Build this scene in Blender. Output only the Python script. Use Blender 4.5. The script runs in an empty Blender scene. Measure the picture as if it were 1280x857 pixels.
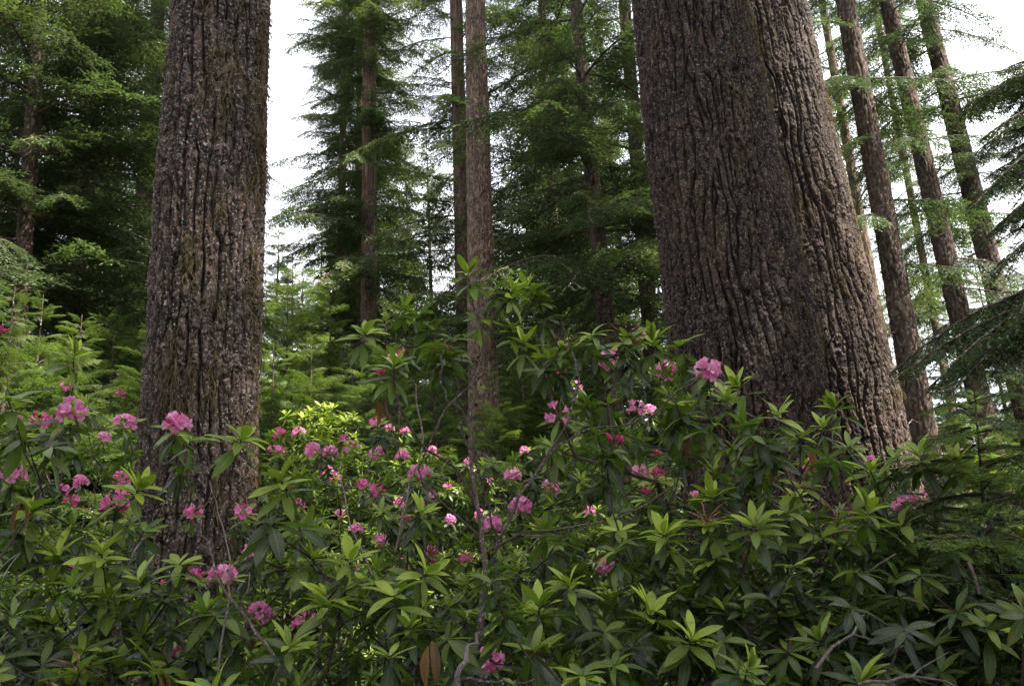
import bpy, math
import numpy as np

rng = np.random.default_rng(20240611)
scene = bpy.context.scene
COL = scene.collection
PI = math.pi

# ------------------------------------------------------------------ camera
CAM = np.array([0.0, 0.0, 1.6])
PITCH, ROLL = math.radians(15.0), math.radians(-3.0)
FPX = 1280 * 28.0 / 36.0


def rx(a):
    c, s = math.cos(a), math.sin(a)
    return np.array([[1, 0, 0], [0, c, -s], [0, s, c]])


def ry(a):
    c, s = math.cos(a), math.sin(a)
    return np.array([[c, 0, s], [0, 1, 0], [-s, 0, c]])


def rz(a):
    c, s = math.cos(a), math.sin(a)
    return np.array([[c, -s, 0], [s, c, 0], [0, 0, 1]])


RC = rx(PI / 2 + PITCH) @ rz(ROLL)
FWD = -RC[:, 2]


def at(px, py, dist):
    """World point seen at photo pixel (px, py), dist metres ahead (along +Y)."""
    d = RC @ np.array([(px - 640) / FPX, -(py - 428.5) / FPX, -1.0])
    return CAM + d * (dist / d[1])


def proj(p):
    q = (np.asarray(p) - CAM) @ RC
    w = np.maximum(-q[..., 2], 1e-3)
    return 640 + FPX * q[..., 0] / w, 428.5 - FPX * q[..., 1] / w, -q[..., 2]


def make_camera():
    cd = bpy.data.cameras.new("camera")
    cd.lens, cd.sensor_width, cd.sensor_fit = 28.0, 36.0, 'HORIZONTAL'
    cd.clip_start, cd.clip_end = 0.05, 3000
    co = bpy.data.objects.new("camera", cd)
    COL.objects.link(co)
    from mathutils import Matrix
    m = Matrix(RC.tolist()).to_4x4()
    m.translation = CAM.tolist()
    co.matrix_world = m
    scene.camera = co


make_camera()

# ------------------------------------------------------------------ noise
_perm = np.random.default_rng(5).permutation(256)
_perm = np.concatenate([_perm, _perm, _perm])
_g3 = np.random.default_rng(6).normal(size=(256, 3))
_g3 /= np.linalg.norm(_g3, axis=1, keepdims=True)


def perlin(x, y, z):
    xi, yi, zi = np.floor(x).astype(int), np.floor(y).astype(int), np.floor(z).astype(int)
    xf, yf, zf = x - xi, y - yi, z - zi
    u, v, w = [t * t * t * (t * (t * 6 - 15) + 10) for t in (xf, yf, zf)]
    xi, yi, zi = xi & 255, yi & 255, zi & 255

    def g(dx, dy, dz):
        h = _perm[_perm[_perm[xi + dx] + yi + dy] + zi + dz]
        gg = _g3[h]
        return gg[..., 0] * (xf - dx) + gg[..., 1] * (yf - dy) + gg[..., 2] * (zf - dz)
    a = g(0, 0, 0) * (1 - u) + g(1, 0, 0) * u
    b = g(0, 1, 0) * (1 - u) + g(1, 1, 0) * u
    c = g(0, 0, 1) * (1 - u) + g(1, 0, 1) * u
    d = g(0, 1, 1) * (1 - u) + g(1, 1, 1) * u
    return ((a * (1 - v) + b * v) * (1 - w) + (c * (1 - v) + d * v) * w) * 1.6


def hash2(i, j, k):
    n = (i * 374761393 + j * 668265263 + k * 974634777) & 0xFFFFFFFF
    n = ((n ^ (n >> 13)) * 1274126177) & 0xFFFFFFFF
    return ((n ^ (n >> 16)) & 0xFFFF) / 65535.0


def worley(u, v, nu, seed):
    """F1, F2, id on a grid of unit cells, periodic in u with nu cells."""
    ui, vi = np.floor(u).astype(np.int64), np.floor(v).astype(np.int64)
    f1 = np.full(u.shape, 9.0)
    f2 = np.full(u.shape, 9.0)
    idv = np.zeros(u.shape)
    for du in (-1, 0, 1):
        for dv in (-1, 0, 1):
            ci, cj = ui + du, vi + dv
            cw = np.mod(ci, nu)
            px = ci + 0.1 + 0.8 * hash2(cw, cj, seed)
            py = cj + 0.1 + 0.8 * hash2(cw, cj, seed + 1)
            d = np.sqrt((px - u) ** 2 + (py - v) ** 2)
            near = d < f1
            f2 = np.where(near, f1, np.minimum(f2, d))
            idv = np.where(near, hash2(cw, cj, seed + 2), idv)
            f1 = np.where(near, d, f1)
    return f1, f2, idv


def sstep(a, b, x):
    t = np.clip((x - a) / (b - a), 0, 1)
    return t * t * (3 - 2 * t)


# ------------------------------------------------------------------ mesh helpers
class Geo:
    """Collects quads; every vertex carries a vector 'info' (u, v, tone)."""

    def __init__(self):
        self.v, self.f, self.i, self.m, self.n = [], [], [], [], 0

    def add(self, V, F, I, mat=0):
        self.v.append(V)
        self.f.append(F + self.n)
        self.i.append(I)
        self.m.append(np.full(len(F), mat, np.int32))
        self.n += len(V)

    def arrays(self):
        return (np.concatenate(self.v), np.concatenate(self.f),
                np.concatenate(self.i), np.concatenate(self.m))

    def mesh(self, name, mats):
        V, F, I, M = self.arrays()
        return quad_mesh(name, V, F, I, M, mats)


def quad_mesh(name, V, F, I, M, mats, extra=None):
    me = bpy.data.meshes.new(name)
    nf = len(F)
    me.vertices.add(len(V))
    me.vertices.foreach_set("co", np.ascontiguousarray(V, np.float32).ravel())
    me.loops.add(nf * 4)
    me.loops.foreach_set("vertex_index", np.ascontiguousarray(F, np.int32).ravel())
    me.polygons.add(nf)
    me.polygons.foreach_set("loop_start", np.arange(0, nf * 4, 4, dtype=np.int32))
    for m in mats:
        me.materials.append(m)
    if M is not None:
        me.polygons.foreach_set("material_index", np.ascontiguousarray(M, np.int32))
    me.polygons.foreach_set("use_smooth", np.ones(nf, bool))
    if I is not None:
        a = me.attributes.new("info", 'FLOAT_VECTOR', 'POINT')
        a.data.foreach_set("vector", np.ascontiguousarray(I, np.float32).ravel())
    me.update(calc_edges=True)
    return me


def link(name, data, parent=None):
    o = bpy.data.objects.new(name, data)
    COL.objects.link(o)
    if parent is not None:
        o.parent = parent
    return o


def thing(name, label, cat, loc=(0, 0, 0), group=None):
    o = bpy.data.objects.new(name, None)
    o.empty_display_size = 0.2
    COL.objects.link(o)
    o.location = [float(c) for c in loc]
    o['label'], o['category'] = label, cat
    if group:
        o['group'] = group
    return o


def tube(pts, rad, sides=5, closed_tip=True, tone=0.5):
    """Tapered tube along a polyline -> V, F, I."""
    P = np.asarray(pts, float)
    n = len(P)
    T = np.gradient(P, axis=0)
    T /= np.linalg.norm(T, axis=1, keepdims=True) + 1e-9
    ref = np.array([0.31, 0.17, 0.93]) if abs(T[0, 2]) < 0.9 else np.array([1.0, 0.1, 0])
    A = np.cross(T, ref)
    A /= np.linalg.norm(A, axis=1, keepdims=True) + 1e-9
    B = np.cross(T, A)
    r = np.broadcast_to(np.asarray(rad, float), (n,))
    ang = np.linspace(0, 2 * PI, sides, endpoint=False)
    V = (P[:, None] + r[:, None, None] * (np.cos(ang)[None, :, None] * A[:, None] + np.sin(ang)[None, :, None] * B[:, None])).reshape(-1, 3)
    k = np.arange(n - 1)[:, None] * sides
    j = np.arange(sides)[None, :]
    j2 = (j + 1) % sides
    F = np.stack([k + j, k + j2, k + sides + j2, k + sides + j], -1).reshape(-1, 4)
    I = np.zeros((len(V), 3))
    I[:, 0] = np.tile(ang, n)
    I[:, 1] = np.repeat(np.arange(n), sides)
    I[:, 2] = tone
    return V, F, I


# ------------------------------------------------------------------ materials
def new_mat(name):
    m = bpy.data.materials.new(name)
    m.use_nodes = True
    nt = m.node_tree
    nt.nodes.clear()
    return m, nt, nt.nodes.new, nt.links.new


def ramp(nt, stops, mode='LINEAR'):
    r = nt.nodes.new('ShaderNodeValToRGB')
    r.color_ramp.interpolation = mode
    e = r.color_ramp.elements
    while len(e) < len(stops):
        e.new(0.5)
    for el, (p, c) in zip(e, stops):
        el.position = p
        el.color = (*c, 1)
    return r


def math_node(nt, op, a=None, b=None, c=None, clamp=False):
    n = nt.nodes.new('ShaderNodeMath')
    n.operation, n.use_clamp = op, clamp
    for k, x in enumerate((a, b, c)):
        if x is None:
            continue
        if isinstance(x, (int, float)):
            n.inputs[k].default_value = x
        else:
            nt.links.new(x, n.inputs[k])
    return n.outputs[0]


def mix_col(nt, fac, a, b, blend='MIX'):
    n = nt.nodes.new('ShaderNodeMix')
    n.data_type, n.blend_type = 'RGBA', blend
    for sock, x in ((n.inputs[0], fac), (n.inputs[6], a), (n.inputs[7], b)):
        if isinstance(x, (int, float)):
            sock.default_value = x
        elif isinstance(x, tuple):
            sock.default_value = (*x, 1)
        else:
            nt.links.new(x, sock)
    return n.outputs[2]


def noise_node(nt, vec, scale, detail=4, rough=0.6):
    n = nt.nodes.new('ShaderNodeTexNoise')
    n.inputs['Scale'].default_value = scale
    n.inputs['Detail'].default_value = detail
    n.inputs['Roughness'].default_value = rough
    if vec is not None:
        nt.links.new(vec, n.inputs['Vector'])
    return n.outputs['Fac']


def info_split(nt):
    a = nt.nodes.new('ShaderNodeAttribute')
    a.attribute_name = 'info'
    s = nt.nodes.new('ShaderNodeSeparateXYZ')
    nt.links.new(a.outputs['Vector'], s.inputs[0])
    return s.outputs


def leaf_material(name, stops, trans_col, trans=0.35, rough=0.42, spec=0.4, rib=True, under=None, mottle=0.35):
    """Leaf: glossy top, translucent body; colour runs along the tone of each leaf."""
    m, nt, N, L = new_mat(name)
    u, v, t = info_split(nt)
    geo = N('ShaderNodeNewGeometry')
    r = ramp(nt, stops)
    L(t, r.inputs[0])
    col = r.outputs[0]
    tc = N('ShaderNodeTexCoord')
    nz = noise_node(nt, tc.outputs['Object'], 9.0 if rib else 1.3, 3)
    col = mix_col(nt, mottle, col, mix_col(nt, nz, (0.35, 0.35, 0.3), (1.6, 1.6, 1.5)), 'MULTIPLY')
    if rib:
        au = math_node(nt, 'ABSOLUTE', u)
        ribf = math_node(nt, 'SUBTRACT', 1.0, math_node(nt, 'DIVIDE', au, 0.10, clamp=True), clamp=True)
        vein = math_node(nt, 'SINE', math_node(nt, 'MULTIPLY', math_node(nt, 'SUBTRACT', v, math_node(nt, 'MULTIPLY', au, 0.12)), 62.0))
        veinf = math_node(nt, 'MULTIPLY', math_node(nt, 'POWER', math_node(nt, 'MAXIMUM', vein, 0.0), 6.0), 0.16)
        fac = math_node(nt, 'MAXIMUM', math_node(nt, 'MULTIPLY', ribf, 0.5), veinf)
        col = mix_col(nt, fac, col, mix_col(nt, 0.5, col, (0.30, 0.36, 0.12)))
    if rib:      # blemishes: brown specks and yellowed patches eaten into some leaves
        sp = noise_node(nt, tc.outputs['Object'], 38.0, 2, 0.5)
        pt = noise_node(nt, tc.outputs['Object'], 3.0, 2, 0.5)
        sf = math_node(nt, 'MULTIPLY', math_node(nt, 'MULTIPLY', math_node(nt, 'SUBTRACT', sp, 0.60, clamp=True), 14.0, clamp=True), math_node(nt, 'MULTIPLY', math_node(nt, 'SUBTRACT', pt, 0.42, clamp=True), 5.0, clamp=True))
        col = mix_col(nt, math_node(nt, 'MULTIPLY', sf, 0.75), col, (0.11, 0.075, 0.02))
    if under:
        col = mix_col(nt, math_node(nt, 'MULTIPLY', geo.outputs['Backfacing'], 0.6), col, under)
    p = N('ShaderNodeBsdfPrincipled')
    p.inputs['Roughness'].default_value = rough
    p.inputs['Specular IOR Level'].default_value = spec
    L(col, p.inputs['Base Color'])
    if rib:
        bp = N('ShaderNodeBump')
        bp.inputs['Strength'].default_value = 0.35
        bp.inputs['Distance'].default_value = 0.004
        L(math_node(nt, 'ADD', veinf, noise_node(nt, tc.outputs['Object'], 60.0, 2)), bp.inputs['Height'])
        L(bp.outputs[0], p.inputs['Normal'])
    tr = N('ShaderNodeBsdfTranslucent')
    L(mix_col(nt, 1.0, col, trans_col, 'MULTIPLY'), tr.inputs['Color'])
    mx = N('ShaderNodeMixShader')
    mx.inputs[0].default_value = trans
    L(p.outputs[0], mx.inputs[1])
    L(tr.outputs[0], mx.inputs[2])
    o = N('ShaderNodeOutputMaterial')
    L(mx.outputs[0], o.inputs[0])
    return m


def bark_material(name, dark, mid, light, lichen=(0.42, 0.42, 0.40), lichen_amt=0.5, moss=(0.085, 0.070, 0.028), moss_amt=0.5, stretch=1.0, grain=1.0):
    """Bark: info.z = plate id, info.y = height of the plate above the furrow."""
    m, nt, N, L = new_mat(name)
    u, v, t = info_split(nt)
    tc = N('ShaderNodeTexCoord')
    mp = N('ShaderNodeMapping')
    mp.inputs['Scale'].default_value = (1, 1, 0.28 * stretch)
    L(tc.outputs['Object'], mp.inputs['Vector'])
    n1 = noise_node(nt, mp.outputs[0], 22 * grain, 6, 0.7)
    n2 = noise_node(nt, tc.outputs['Object'], 42 * grain, 6, 0.72)
    n3 = noise_node(nt, mp.outputs[0], 3.2, 4, 0.6)
    k = math_node(nt, 'ADD', math_node(nt, 'MULTIPLY', n1, 0.6), math_node(nt, 'MULTIPLY', t, 0.4))
    r = ramp(nt, [(0.30, dark), (0.50, mid), (0.72, light)])
    L(k, r.inputs[0])
    n5 = noise_node(nt, tc.outputs['Object'], 1.1, 4, 0.6)
    col = mix_col(nt, 1.0, r.outputs[0], mix_col(nt, math_node(nt, 'MULTIPLY', math_node(nt, 'SUBTRACT', n5, 0.35, clamp=True), 3.3, clamp=True), (0.78, 0.76, 0.78), (1.25, 1.08, 0.98)), 'MULTIPLY')
    # lichen grows on the proud faces of the plates
    lf = math_node(nt, 'MULTIPLY', math_node(nt, 'SUBTRACT', n2, 0.545, clamp=True), 11.0, clamp=True)
    lf = math_node(nt, 'MULTIPLY', lf, math_node(nt, 'MULTIPLY', v, lichen_amt, clamp=True), clamp=True)
    lf = math_node(nt, 'MULTIPLY', lf, math_node(nt, 'MULTIPLY', n3, 1.7, clamp=True), clamp=True)
    col = mix_col(nt, lf, col, lichen)
    n4 = noise_node(nt, mp.outputs[0], 7.0, 5, 0.65)
    mf = math_node(nt, 'MULTIPLY', math_node(nt, 'SUBTRACT', n4, 0.52, clamp=True), 5.0 * moss_amt, clamp=True)
    mf = math_node(nt, 'MULTIPLY', mf, math_node(nt, 'ADD', n2, 0.3, clamp=True), clamp=True)
    col = mix_col(nt, mf, col, moss)
    p = N('ShaderNodeBsdfPrincipled')
    p.inputs['Roughness'].default_value = 0.88
    p.inputs['Specular IOR Level'].default_value = 0.25
    L(col, p.inputs['Base Color'])
    bp = N('ShaderNodeBump')
    bp.inputs['Strength'].default_value = 1.0
    bp.inputs['Distance'].default_value = 0.022
    L(math_node(nt, 'ADD', math_node(nt, 'MULTIPLY', n2, 0.6), n1), bp.inputs['Height'])
    L(bp.outputs[0], p.inputs['Normal'])
    o = N('ShaderNodeOutputMaterial')
    L(p.outputs[0], o.inputs[0])
    return m


M_BARK_BIG = bark_material("furrowed_bark", (0.014, 0.0085, 0.0067), (0.037, 0.0242, 0.0195), (0.100, 0.076, 0.066), lichen_amt=0.85, moss_amt=0.55)
M_BARK_RED = bark_material("reddish_bark", (0.010, 0.0057, 0.0043), (0.025, 0.0150, 0.0113), (0.066, 0.045, 0.036), lichen_amt=0.5, moss_amt=0.45)
M_BARK_REAR = bark_material("rear_bark", (0.015, 0.0095, 0.0075), (0.036, 0.0235, 0.0185), (0.085, 0.062, 0.052), lichen_amt=0.5, moss_amt=0.45)
M_BARK_MID = bark_material("brown_bark", (0.055, 0.037, 0.028), (0.12, 0.087, 0.067), (0.23, 0.185, 0.15), lichen_amt=0.5, moss_amt=0.6, grain=0.5)
M_BARK_FAR = bark_material("plain_bark", (0.030, 0.021, 0.016), (0.060, 0.043, 0.034), (0.11, 0.084, 0.068), lichen_amt=0.4, moss_amt=0.4, grain=0.35)
M_STEM = bark_material("shrub_bark", (0.022, 0.015, 0.012), (0.042, 0.029, 0.024), (0.09, 0.068, 0.056), lichen_amt=0.2, moss_amt=0.2, grain=2.5)
M_DEAD = bark_material("weathered_wood", (0.09, 0.07, 0.06), (0.17, 0.14, 0.125), (0.30, 0.26, 0.24), lichen_amt=0.6, moss_amt=0.2, grain=2.5)
M_LEAF = leaf_material("rhododendron_leaf", [(0.0, (0.009, 0.018, 0.006)), (0.35, (0.026, 0.048, 0.009)), (0.7, (0.135, 0.195, 0.020)), (1.0, (0.27, 0.335, 0.034))],
                       (1.5, 1.7, 0.6), trans=0.32, rough=0.42, spec=0.34, under=(0.075, 0.12, 0.035))
M_NEEDLE = leaf_material("conifer_needles", [(0.0, (0.026, 0.046, 0.026)), (0.4, (0.062, 0.094, 0.046)), (0.75, (0.115, 0.155, 0.062)), (1.0, (0.18, 0.23, 0.08))],
                         (1.5, 1.6, 0.7), trans=0.28, rough=0.55, spec=0.3, rib=False)
M_NEEDLE_LIGHT = leaf_material("young_needles", [(0.0, (0.036, 0.062, 0.022)), (0.4, (0.080, 0.122, 0.040)), (1.0, (0.19, 0.25, 0.075))],
                               (1.4, 1.6, 0.6), trans=0.40, rough=0.5, spec=0.3, rib=False)
M_DRY = leaf_material("withered_leaf", [(0.0, (0.06, 0.03, 0.012)), (0.6, (0.15, 0.075, 0.018)), (1.0, (0.28, 0.15, 0.025))],
                      (1.3, 1.0, 0.6), trans=0.3, rough=0.6, spec=0.3)
M_PETAL = leaf_material("pink_petals", [(0.0, (0.50, 0.03, 0.14)), (0.3, (0.62, 0.09, 0.28)), (0.6, (0.68, 0.18, 0.41)), (1.0, (0.80, 0.42, 0.60))],
                        (1.0, 1.0, 1.0), trans=0.35, rough=0.55, spec=0.25, rib=False, mottle=0.12)
M_SPENT = leaf_material("spent_stalks", [(0.0, (0.16, 0.05, 0.04)), (1.0, (0.30, 0.12, 0.09))], (1.0, 0.8, 0.7), trans=0.1, rough=0.6, rib=False)
M_MOSS = leaf_material("hanging_moss", [(0.0, (0.045, 0.035, 0.018)), (1.0, (0.125, 0.10, 0.052))], (1.2, 1.1, 0.6), trans=0.3, rough=0.9, spec=0.1, rib=False)

# ------------------------------------------------------------------ trunks
def trunk_mesh(name, mat, r_of_z, z_dense, z_top, cols, dz, seed, ridge=(0.13, 0.55), depth=0.045, flare=0.35, dz_far=0.6, lobes=0.0):
    """Straight trunk along +Z with furrowed bark as real relief; r_of_z(z) = radius."""
    zd = np.arange(-0.4, z_dense, dz)
    zf = np.arange(z_dense, z_top + dz_far, dz_far) if z_top > z_dense else np.zeros(0)
    Z = np.concatenate([zd, zf])
    th = np.linspace(0, 2 * PI, cols, endpoint=False)
    TH, ZZ = np.meshgrid(th, Z)
    R = r_of_z(ZZ)
    R0 = float(r_of_z(np.array(2.5)))
    fl = np.exp(-np.maximum(ZZ, 0) / 0.9) * flare
    R = R * (1 + fl * (0.6 + 0.4 * np.sin(5 * TH + seed)))
    X, Y = np.cos(TH) * R0, np.sin(TH) * R0
    sd = seed * 7.31
    big = perlin(X * 1.3 + sd, Y * 1.3, ZZ * 0.45)
    circ = 2 * PI * R0
    U = TH / (2 * PI)
    wx = perlin(X * 2.2 + sd, Y * 2.2 + 4, ZZ * 1.3) * 0.07 + perlin(X * 8 + sd, Y * 8, ZZ * 5) * 0.018
    wz = perlin(X * 5 - sd, Y * 5, ZZ * 2.0) * 0.15
    Xw, Yw = X - Y / R0 * wx, Y + X / R0 * wx
    zz = ZZ + wz
    ku = 1.0 / ridge[0]
    kz = 1.0 / ridge[1]

    def furrows(n_, za, wa, wb, off, lo, hi):
        """Vertical cracks, about n_ round the trunk, that wander, pinch out and rejoin."""
        ph = U * n_ + wa * perlin(X * ku * .30 + off, Y * ku * .30, zz * kz * .8 * za) + wb * perlin(X * ku * .75, Y * ku * .75 + off, zz * kz * 2.2 * za)
        f = np.abs(np.sin(PI * ph))
        gate = sstep(-0.30, 0.12, perlin(X * ku * .55 + off * 2, Y * ku * .55, zz * kz * 1.1 * za + off))
        return 1 - gate * (1 - sstep(lo, hi, f)), f
    n1 = max(6, int(round(circ / ridge[0])))
    c1, f1 = furrows(n1, 1.0, 0.80, 0.24, sd, 0.05, 0.50)
    c2, f2 = furrows(max(4, int(round(circ / ridge[0] / 2.4))), 0.6, 0.9, 0.25, sd + 17, 0.02, 0.22)
    c3, f3 = furrows(int(round(circ / ridge[0] * 1.9)), 1.7, 1.2, 0.4, sd + 31, 0.0, 0.38)
    macro = np.minimum(c1, c2) * (0.80 + 0.20 * c3)
    # cross cracks split the ridges into plates, the plates into flakes
    cr = np.abs(np.sin(PI * (zz * kz * 4.0 + 1.6 * perlin(X * ku * .8, Y * ku * .8 + sd, zz * kz * 1.5))))
    cross = sstep(0.0, 0.16, cr) * 0.5 + 0.5 * sstep(-.1, .2, perlin(X * ku, Y * ku, zz * kz * 3 + sd))
    cross = np.clip(cross, 0, 1)
    nu2 = max(8, int(round(circ / 0.034)))
    g1, g2, pid2 = worley((U + wx * 0.8 / circ) * nu2 + 0.3, zz / 0.058, nu2, seed * 3 + 11)
    plate = sstep(0.0, 0.25, g2 - g1)
    pid = pid2
    fine = perlin(X * 24, Y * 24 + sd, ZZ * 9) * 0.5 + perlin(X * 55, Y * 55, ZZ * 26 + sd) * 0.6
    amp = 0.85 + 0.45 * perlin(X * 1.7, Y * 1.7 + sd, ZZ * 0.8)
    h = depth * (amp * (macro - 0.75) + 0.20 * f1 * macro - 0.24 * (1 - cross) * macro) + 0.015 * (pid2 - 0.5) * (0.3 + macro) - 0.006 * (1 - plate) + 0.011 * fine
    h = h + big * R0 * (0.05 + lobes)
    RR = R + h
    V = np.stack([np.cos(TH) * RR, np.sin(TH) * RR, ZZ], -1).reshape(-1, 3)
    n = len(Z)
    k = np.arange(n - 1)[:, None] * cols
    j = np.arange(cols)[None, :]
    j2 = (j + 1) % cols
    F = np.stack([k + j, k + j2, k + cols + j2, k + cols + j], -1).reshape(-1, 4)
    hh = np.clip(macro * 0.65 + plate * 0.35, 0, 1)
    I = np.stack([U, hh, pid * 0.5 + pid2 * 0.5], -1).reshape(-1, 3)
    me = quad_mesh(name, V, F, I, None, [mat])
    return me, V.reshape(n, cols, 3), Z, hh


def axis_from_pixels(pa, pb, dist):
    """pa, pb = (px, py, width) on the trunk, low and high; -> base point, tilt rotation, radius fn."""
    A, B = at(pa[0], pa[1], dist), at(pb[0], pb[1], dist)
    d = B - A
    d /= np.linalg.norm(d)
    base = A - d * (A[2] / d[2])
    za, zb = np.linalg.norm(A - base), np.linalg.norm(B - base)
    ra = pa[2] * (A - CAM) @ FWD / FPX / 2
    rb = pb[2] * (B - CAM) @ FWD / FPX / 2
    sl = (rb - ra) / (zb - za)

    def r_of_z(z):
        z = np.asarray(z, float)
        lin = ra + sl * (np.minimum(z, zb) - za)
        up = lin * np.clip(1 - np.maximum(z - zb, 0) / 38.0, 0.06, 1)
        return np.maximum(up, 0.015)
    tilt = (-math.asin(max(-1, min(1, d[1]))), math.atan2(d[0], d[2]))
    return base, tilt, r_of_z


def moss_mesh(name, Vg, Z, n, seed, zmax, length=(0.03, 0.12), side=None, side_w=0.7, clumps=60):
    """Short strands of hanging moss and lichen on a trunk's bark."""
    r = np.random.default_rng(seed)
    nz, nc = int(np.searchsorted(Z, zmax)), Vg.shape[1]
    ci, cj = r.integers(0, nz, clumps), r.integers(0, nc, clumps)
    if side is not None:
        k = r.random(clumps) < side_w * 0.8
        cj[k] = (np.round((side + r.normal(0, 0.75, k.sum())) / (2 * PI) * nc)).astype(int) % nc
    which = r.integers(0, clumps, n)
    i = np.clip(ci[which] + r.normal(0, nz * 0.018, n), 1, nz - 2).astype(int)
    j = (cj[which] + r.normal(0, nc * 0.012, n)).astype(int) % nc
    P = Vg[i, j]
    out = P.copy()
    out[:, 2] = 0
    out /= np.linalg.norm(out, axis=1, keepdims=True)
    tan = np.stack([-out[:, 1], out[:, 0], np.zeros(n)], -1)
    Ln = r.uniform(*length, n)[:, None] * (0.6 + r.random((n, 1)))
    wd = r.uniform(0.0018, 0.0055, n)[:, None]
    lean = r.normal(0, 0.35, (n, 1))
    mid = P + out * Ln * r.uniform(0.15, 0.45, (n, 1)) + tan * lean * Ln * 0.5 - np.array([0, 0, 1]) * Ln * 0.4
    end = mid + out * Ln * r.uniform(-0.15, 0.12, (n, 1)) + tan * lean * Ln * 0.4 - np.array([0, 0, 1]) * Ln * 0.6
    sd = tan * 0.8 + out * r.normal(0, 0.6, (n, 1))
    V = np.stack([P - sd * wd, P + sd * wd, mid + sd * wd, mid - sd * wd, end + sd * wd * 0.3, end - sd * wd * 0.3], 1).reshape(-1, 3)
    b = np.arange(n)[:, None] * 6
    F = np.concatenate([b + [0, 1, 2, 3], b + [3, 2, 4, 5]], 0)
    I = np.zeros((len(V), 3))
    I[:, 2] = np.repeat(r.random(n), 6)
    return quad_mesh(name, V, F, I, None, [M_MOSS])


# ------------------------------------------------------------------ conifer foliage
def branch_variant(r, L, side_step, tert_step, leaf_len, leaf_w, leaf_step, rise=0.10, droop=0.35, width=0.42, hang=0.25):
    """One conifer branch along +X: returns (leafV, leafF, leafI), (woodV, woodF, woodI)."""
    n = 10
    t = np.linspace(0, 1, n)
    ax = np.stack([t * L, 0.04 * L * np.sin(t * 5 + r.random() * 6) * t, L * (rise * t - droop * t ** 2)], -1)
    ns = max(6, int(L * 0.9 / side_step * 2))
    ts = np.clip(np.linspace(0.10, 0.985, ns) + r.normal(0, 0.01, ns), 0.05, 0.99)
    P = np.stack([np.interp(ts, t, ax[:, k]) for k in range(3)], -1)
    T = np.gradient(ax, axis=0)
    T /= np.linalg.norm(T, axis=1, keepdims=True)
    TT = np.stack([np.interp(ts, t, T[:, k]) for k in range(3)], -1)
    sgn = np.where(np.arange(ns) % 2 == 0, 1.0, -1.0)
    ang = np.radians(r.uniform(45, 68, ns)) * sgn
    side = np.stack([-TT[:, 1], TT[:, 0], np.zeros(ns)], -1)
    D = TT * np.cos(ang)[:, None] + side * np.sin(ang)[:, None]
    D[:, 2] += r.normal(-hang * 0.6, 0.16, ns)
    D /= np.linalg.norm(D, axis=1, keepdims=True)
    ln = (L * width * (1 - ts) ** 0.75 * np.minimum(1, 0.35 + ts * 2.5)) * r.uniform(0.55, 1.1, ns) + 0.05 * L ** 0.5
    ln *= np.where(r.random(ns) < 0.12, 0.35, 1.0)
    P0, D0, L0 = [P], [D], [ln]
    # tertiary twigs
    nt_ = np.maximum(1, (ln / tert_step * 2).astype(int))
    idx = np.repeat(np.arange(ns), nt_)
    first = np.repeat(np.cumsum(nt_) - nt_, nt_)
    q = (np.arange(len(idx)) - first)
    s = (q + 0.5 + r.uniform(-0.3, 0.3, len(idx))) / nt_[idx]
    s = np.clip(s, 0.03, 1)
    sag = hang * 0.5
    p3 = P[idx] + D[idx] * (ln[idx] * s)[:, None]
    p3[:, 2] -= sag * ln[idx] * s ** 2
    a3 = np.radians(r.uniform(40, 65, len(idx))) * np.where(q % 2 == 0, 1, -1)
    sd = np.stack([-D[idx, 1], D[idx, 0], np.zeros(len(idx))], -1)
    sd /= np.linalg.norm(sd, axis=1, keepdims=True) + 1e-9
    d3 = D[idx] * np.cos(a3)[:, None] + sd * np.sin(a3)[:, None]
    d3[:, 2] += r.normal(-hang * 0.7, 0.2, len(idx))
    d3 /= np.linalg.norm(d3, axis=1, keepdims=True)
    l3 = ln[idx] * 0.34 * (1.05 - s) * r.uniform(0.5, 1.1, len(idx)) + leaf_len * 0.7
    P0.append(p3)
    D0.append(d3)
    L0.append(l3)
    SP, SD, SL = np.concatenate(P0), np.concatenate(D0), np.concatenate(L0)
    # needles / tufts
    nl = np.maximum(2, np.ceil(SL / leaf_step).astype(int))
    idx = np.repeat(np.arange(len(SP)), nl)
    first = np.repeat(np.cumsum(nl) - nl, nl)
    q = np.arange(len(idx)) - first
    s = (q + 0.6) / nl[idx]
    m = len(idx)
    lp = SP[idx] + SD[idx] * (SL[idx] * s)[:, None]
    lp[:, 2] -= np.where(idx < ns, sag, 0.12) * SL[idx] * s ** 2
    sd = np.stack([-SD[idx, 1], SD[idx, 0], np.zeros(m)], -1)
    sd /= np.linalg.norm(sd, axis=1, keepdims=True) + 1e-9
    a = np.radians(r.uniform(20, 62, m)) * np.where(r.random(m) < 0.5, 1, -1)
    ld = SD[idx] * np.cos(a)[:, None] + sd * np.sin(a)[:, None]
    ld[:, 2] += r.normal(0, 0.22, m)
    ld /= np.linalg.norm(ld, axis=1, keepdims=True)
    up = np.stack([r.normal(0, 0.45, m), r.normal(0, 0.45, m), np.ones(m)], -1)
    w = np.cross(up, ld)
    w /= np.linalg.norm(w, axis=1, keepdims=True)
    ll = (leaf_len * r.uniform(0.65, 1.25, m))[:, None]
    lw = (leaf_w * r.uniform(0.7, 1.3, m))[:, None]
    V = np.stack([lp, lp + ld * ll * 0.45 - w * lw * 0.5, lp + ld * ll, lp + ld * ll * 0.45 + w * lw * 0.5], 1).reshape(-1, 3)
    F = np.arange(m * 4).reshape(-1, 4)
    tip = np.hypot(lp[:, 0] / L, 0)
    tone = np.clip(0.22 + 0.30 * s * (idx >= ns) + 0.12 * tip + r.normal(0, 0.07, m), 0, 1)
    I = np.stack([np.zeros(m * 4), np.zeros(m * 4), np.repeat(tone, 4)], -1)
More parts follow.
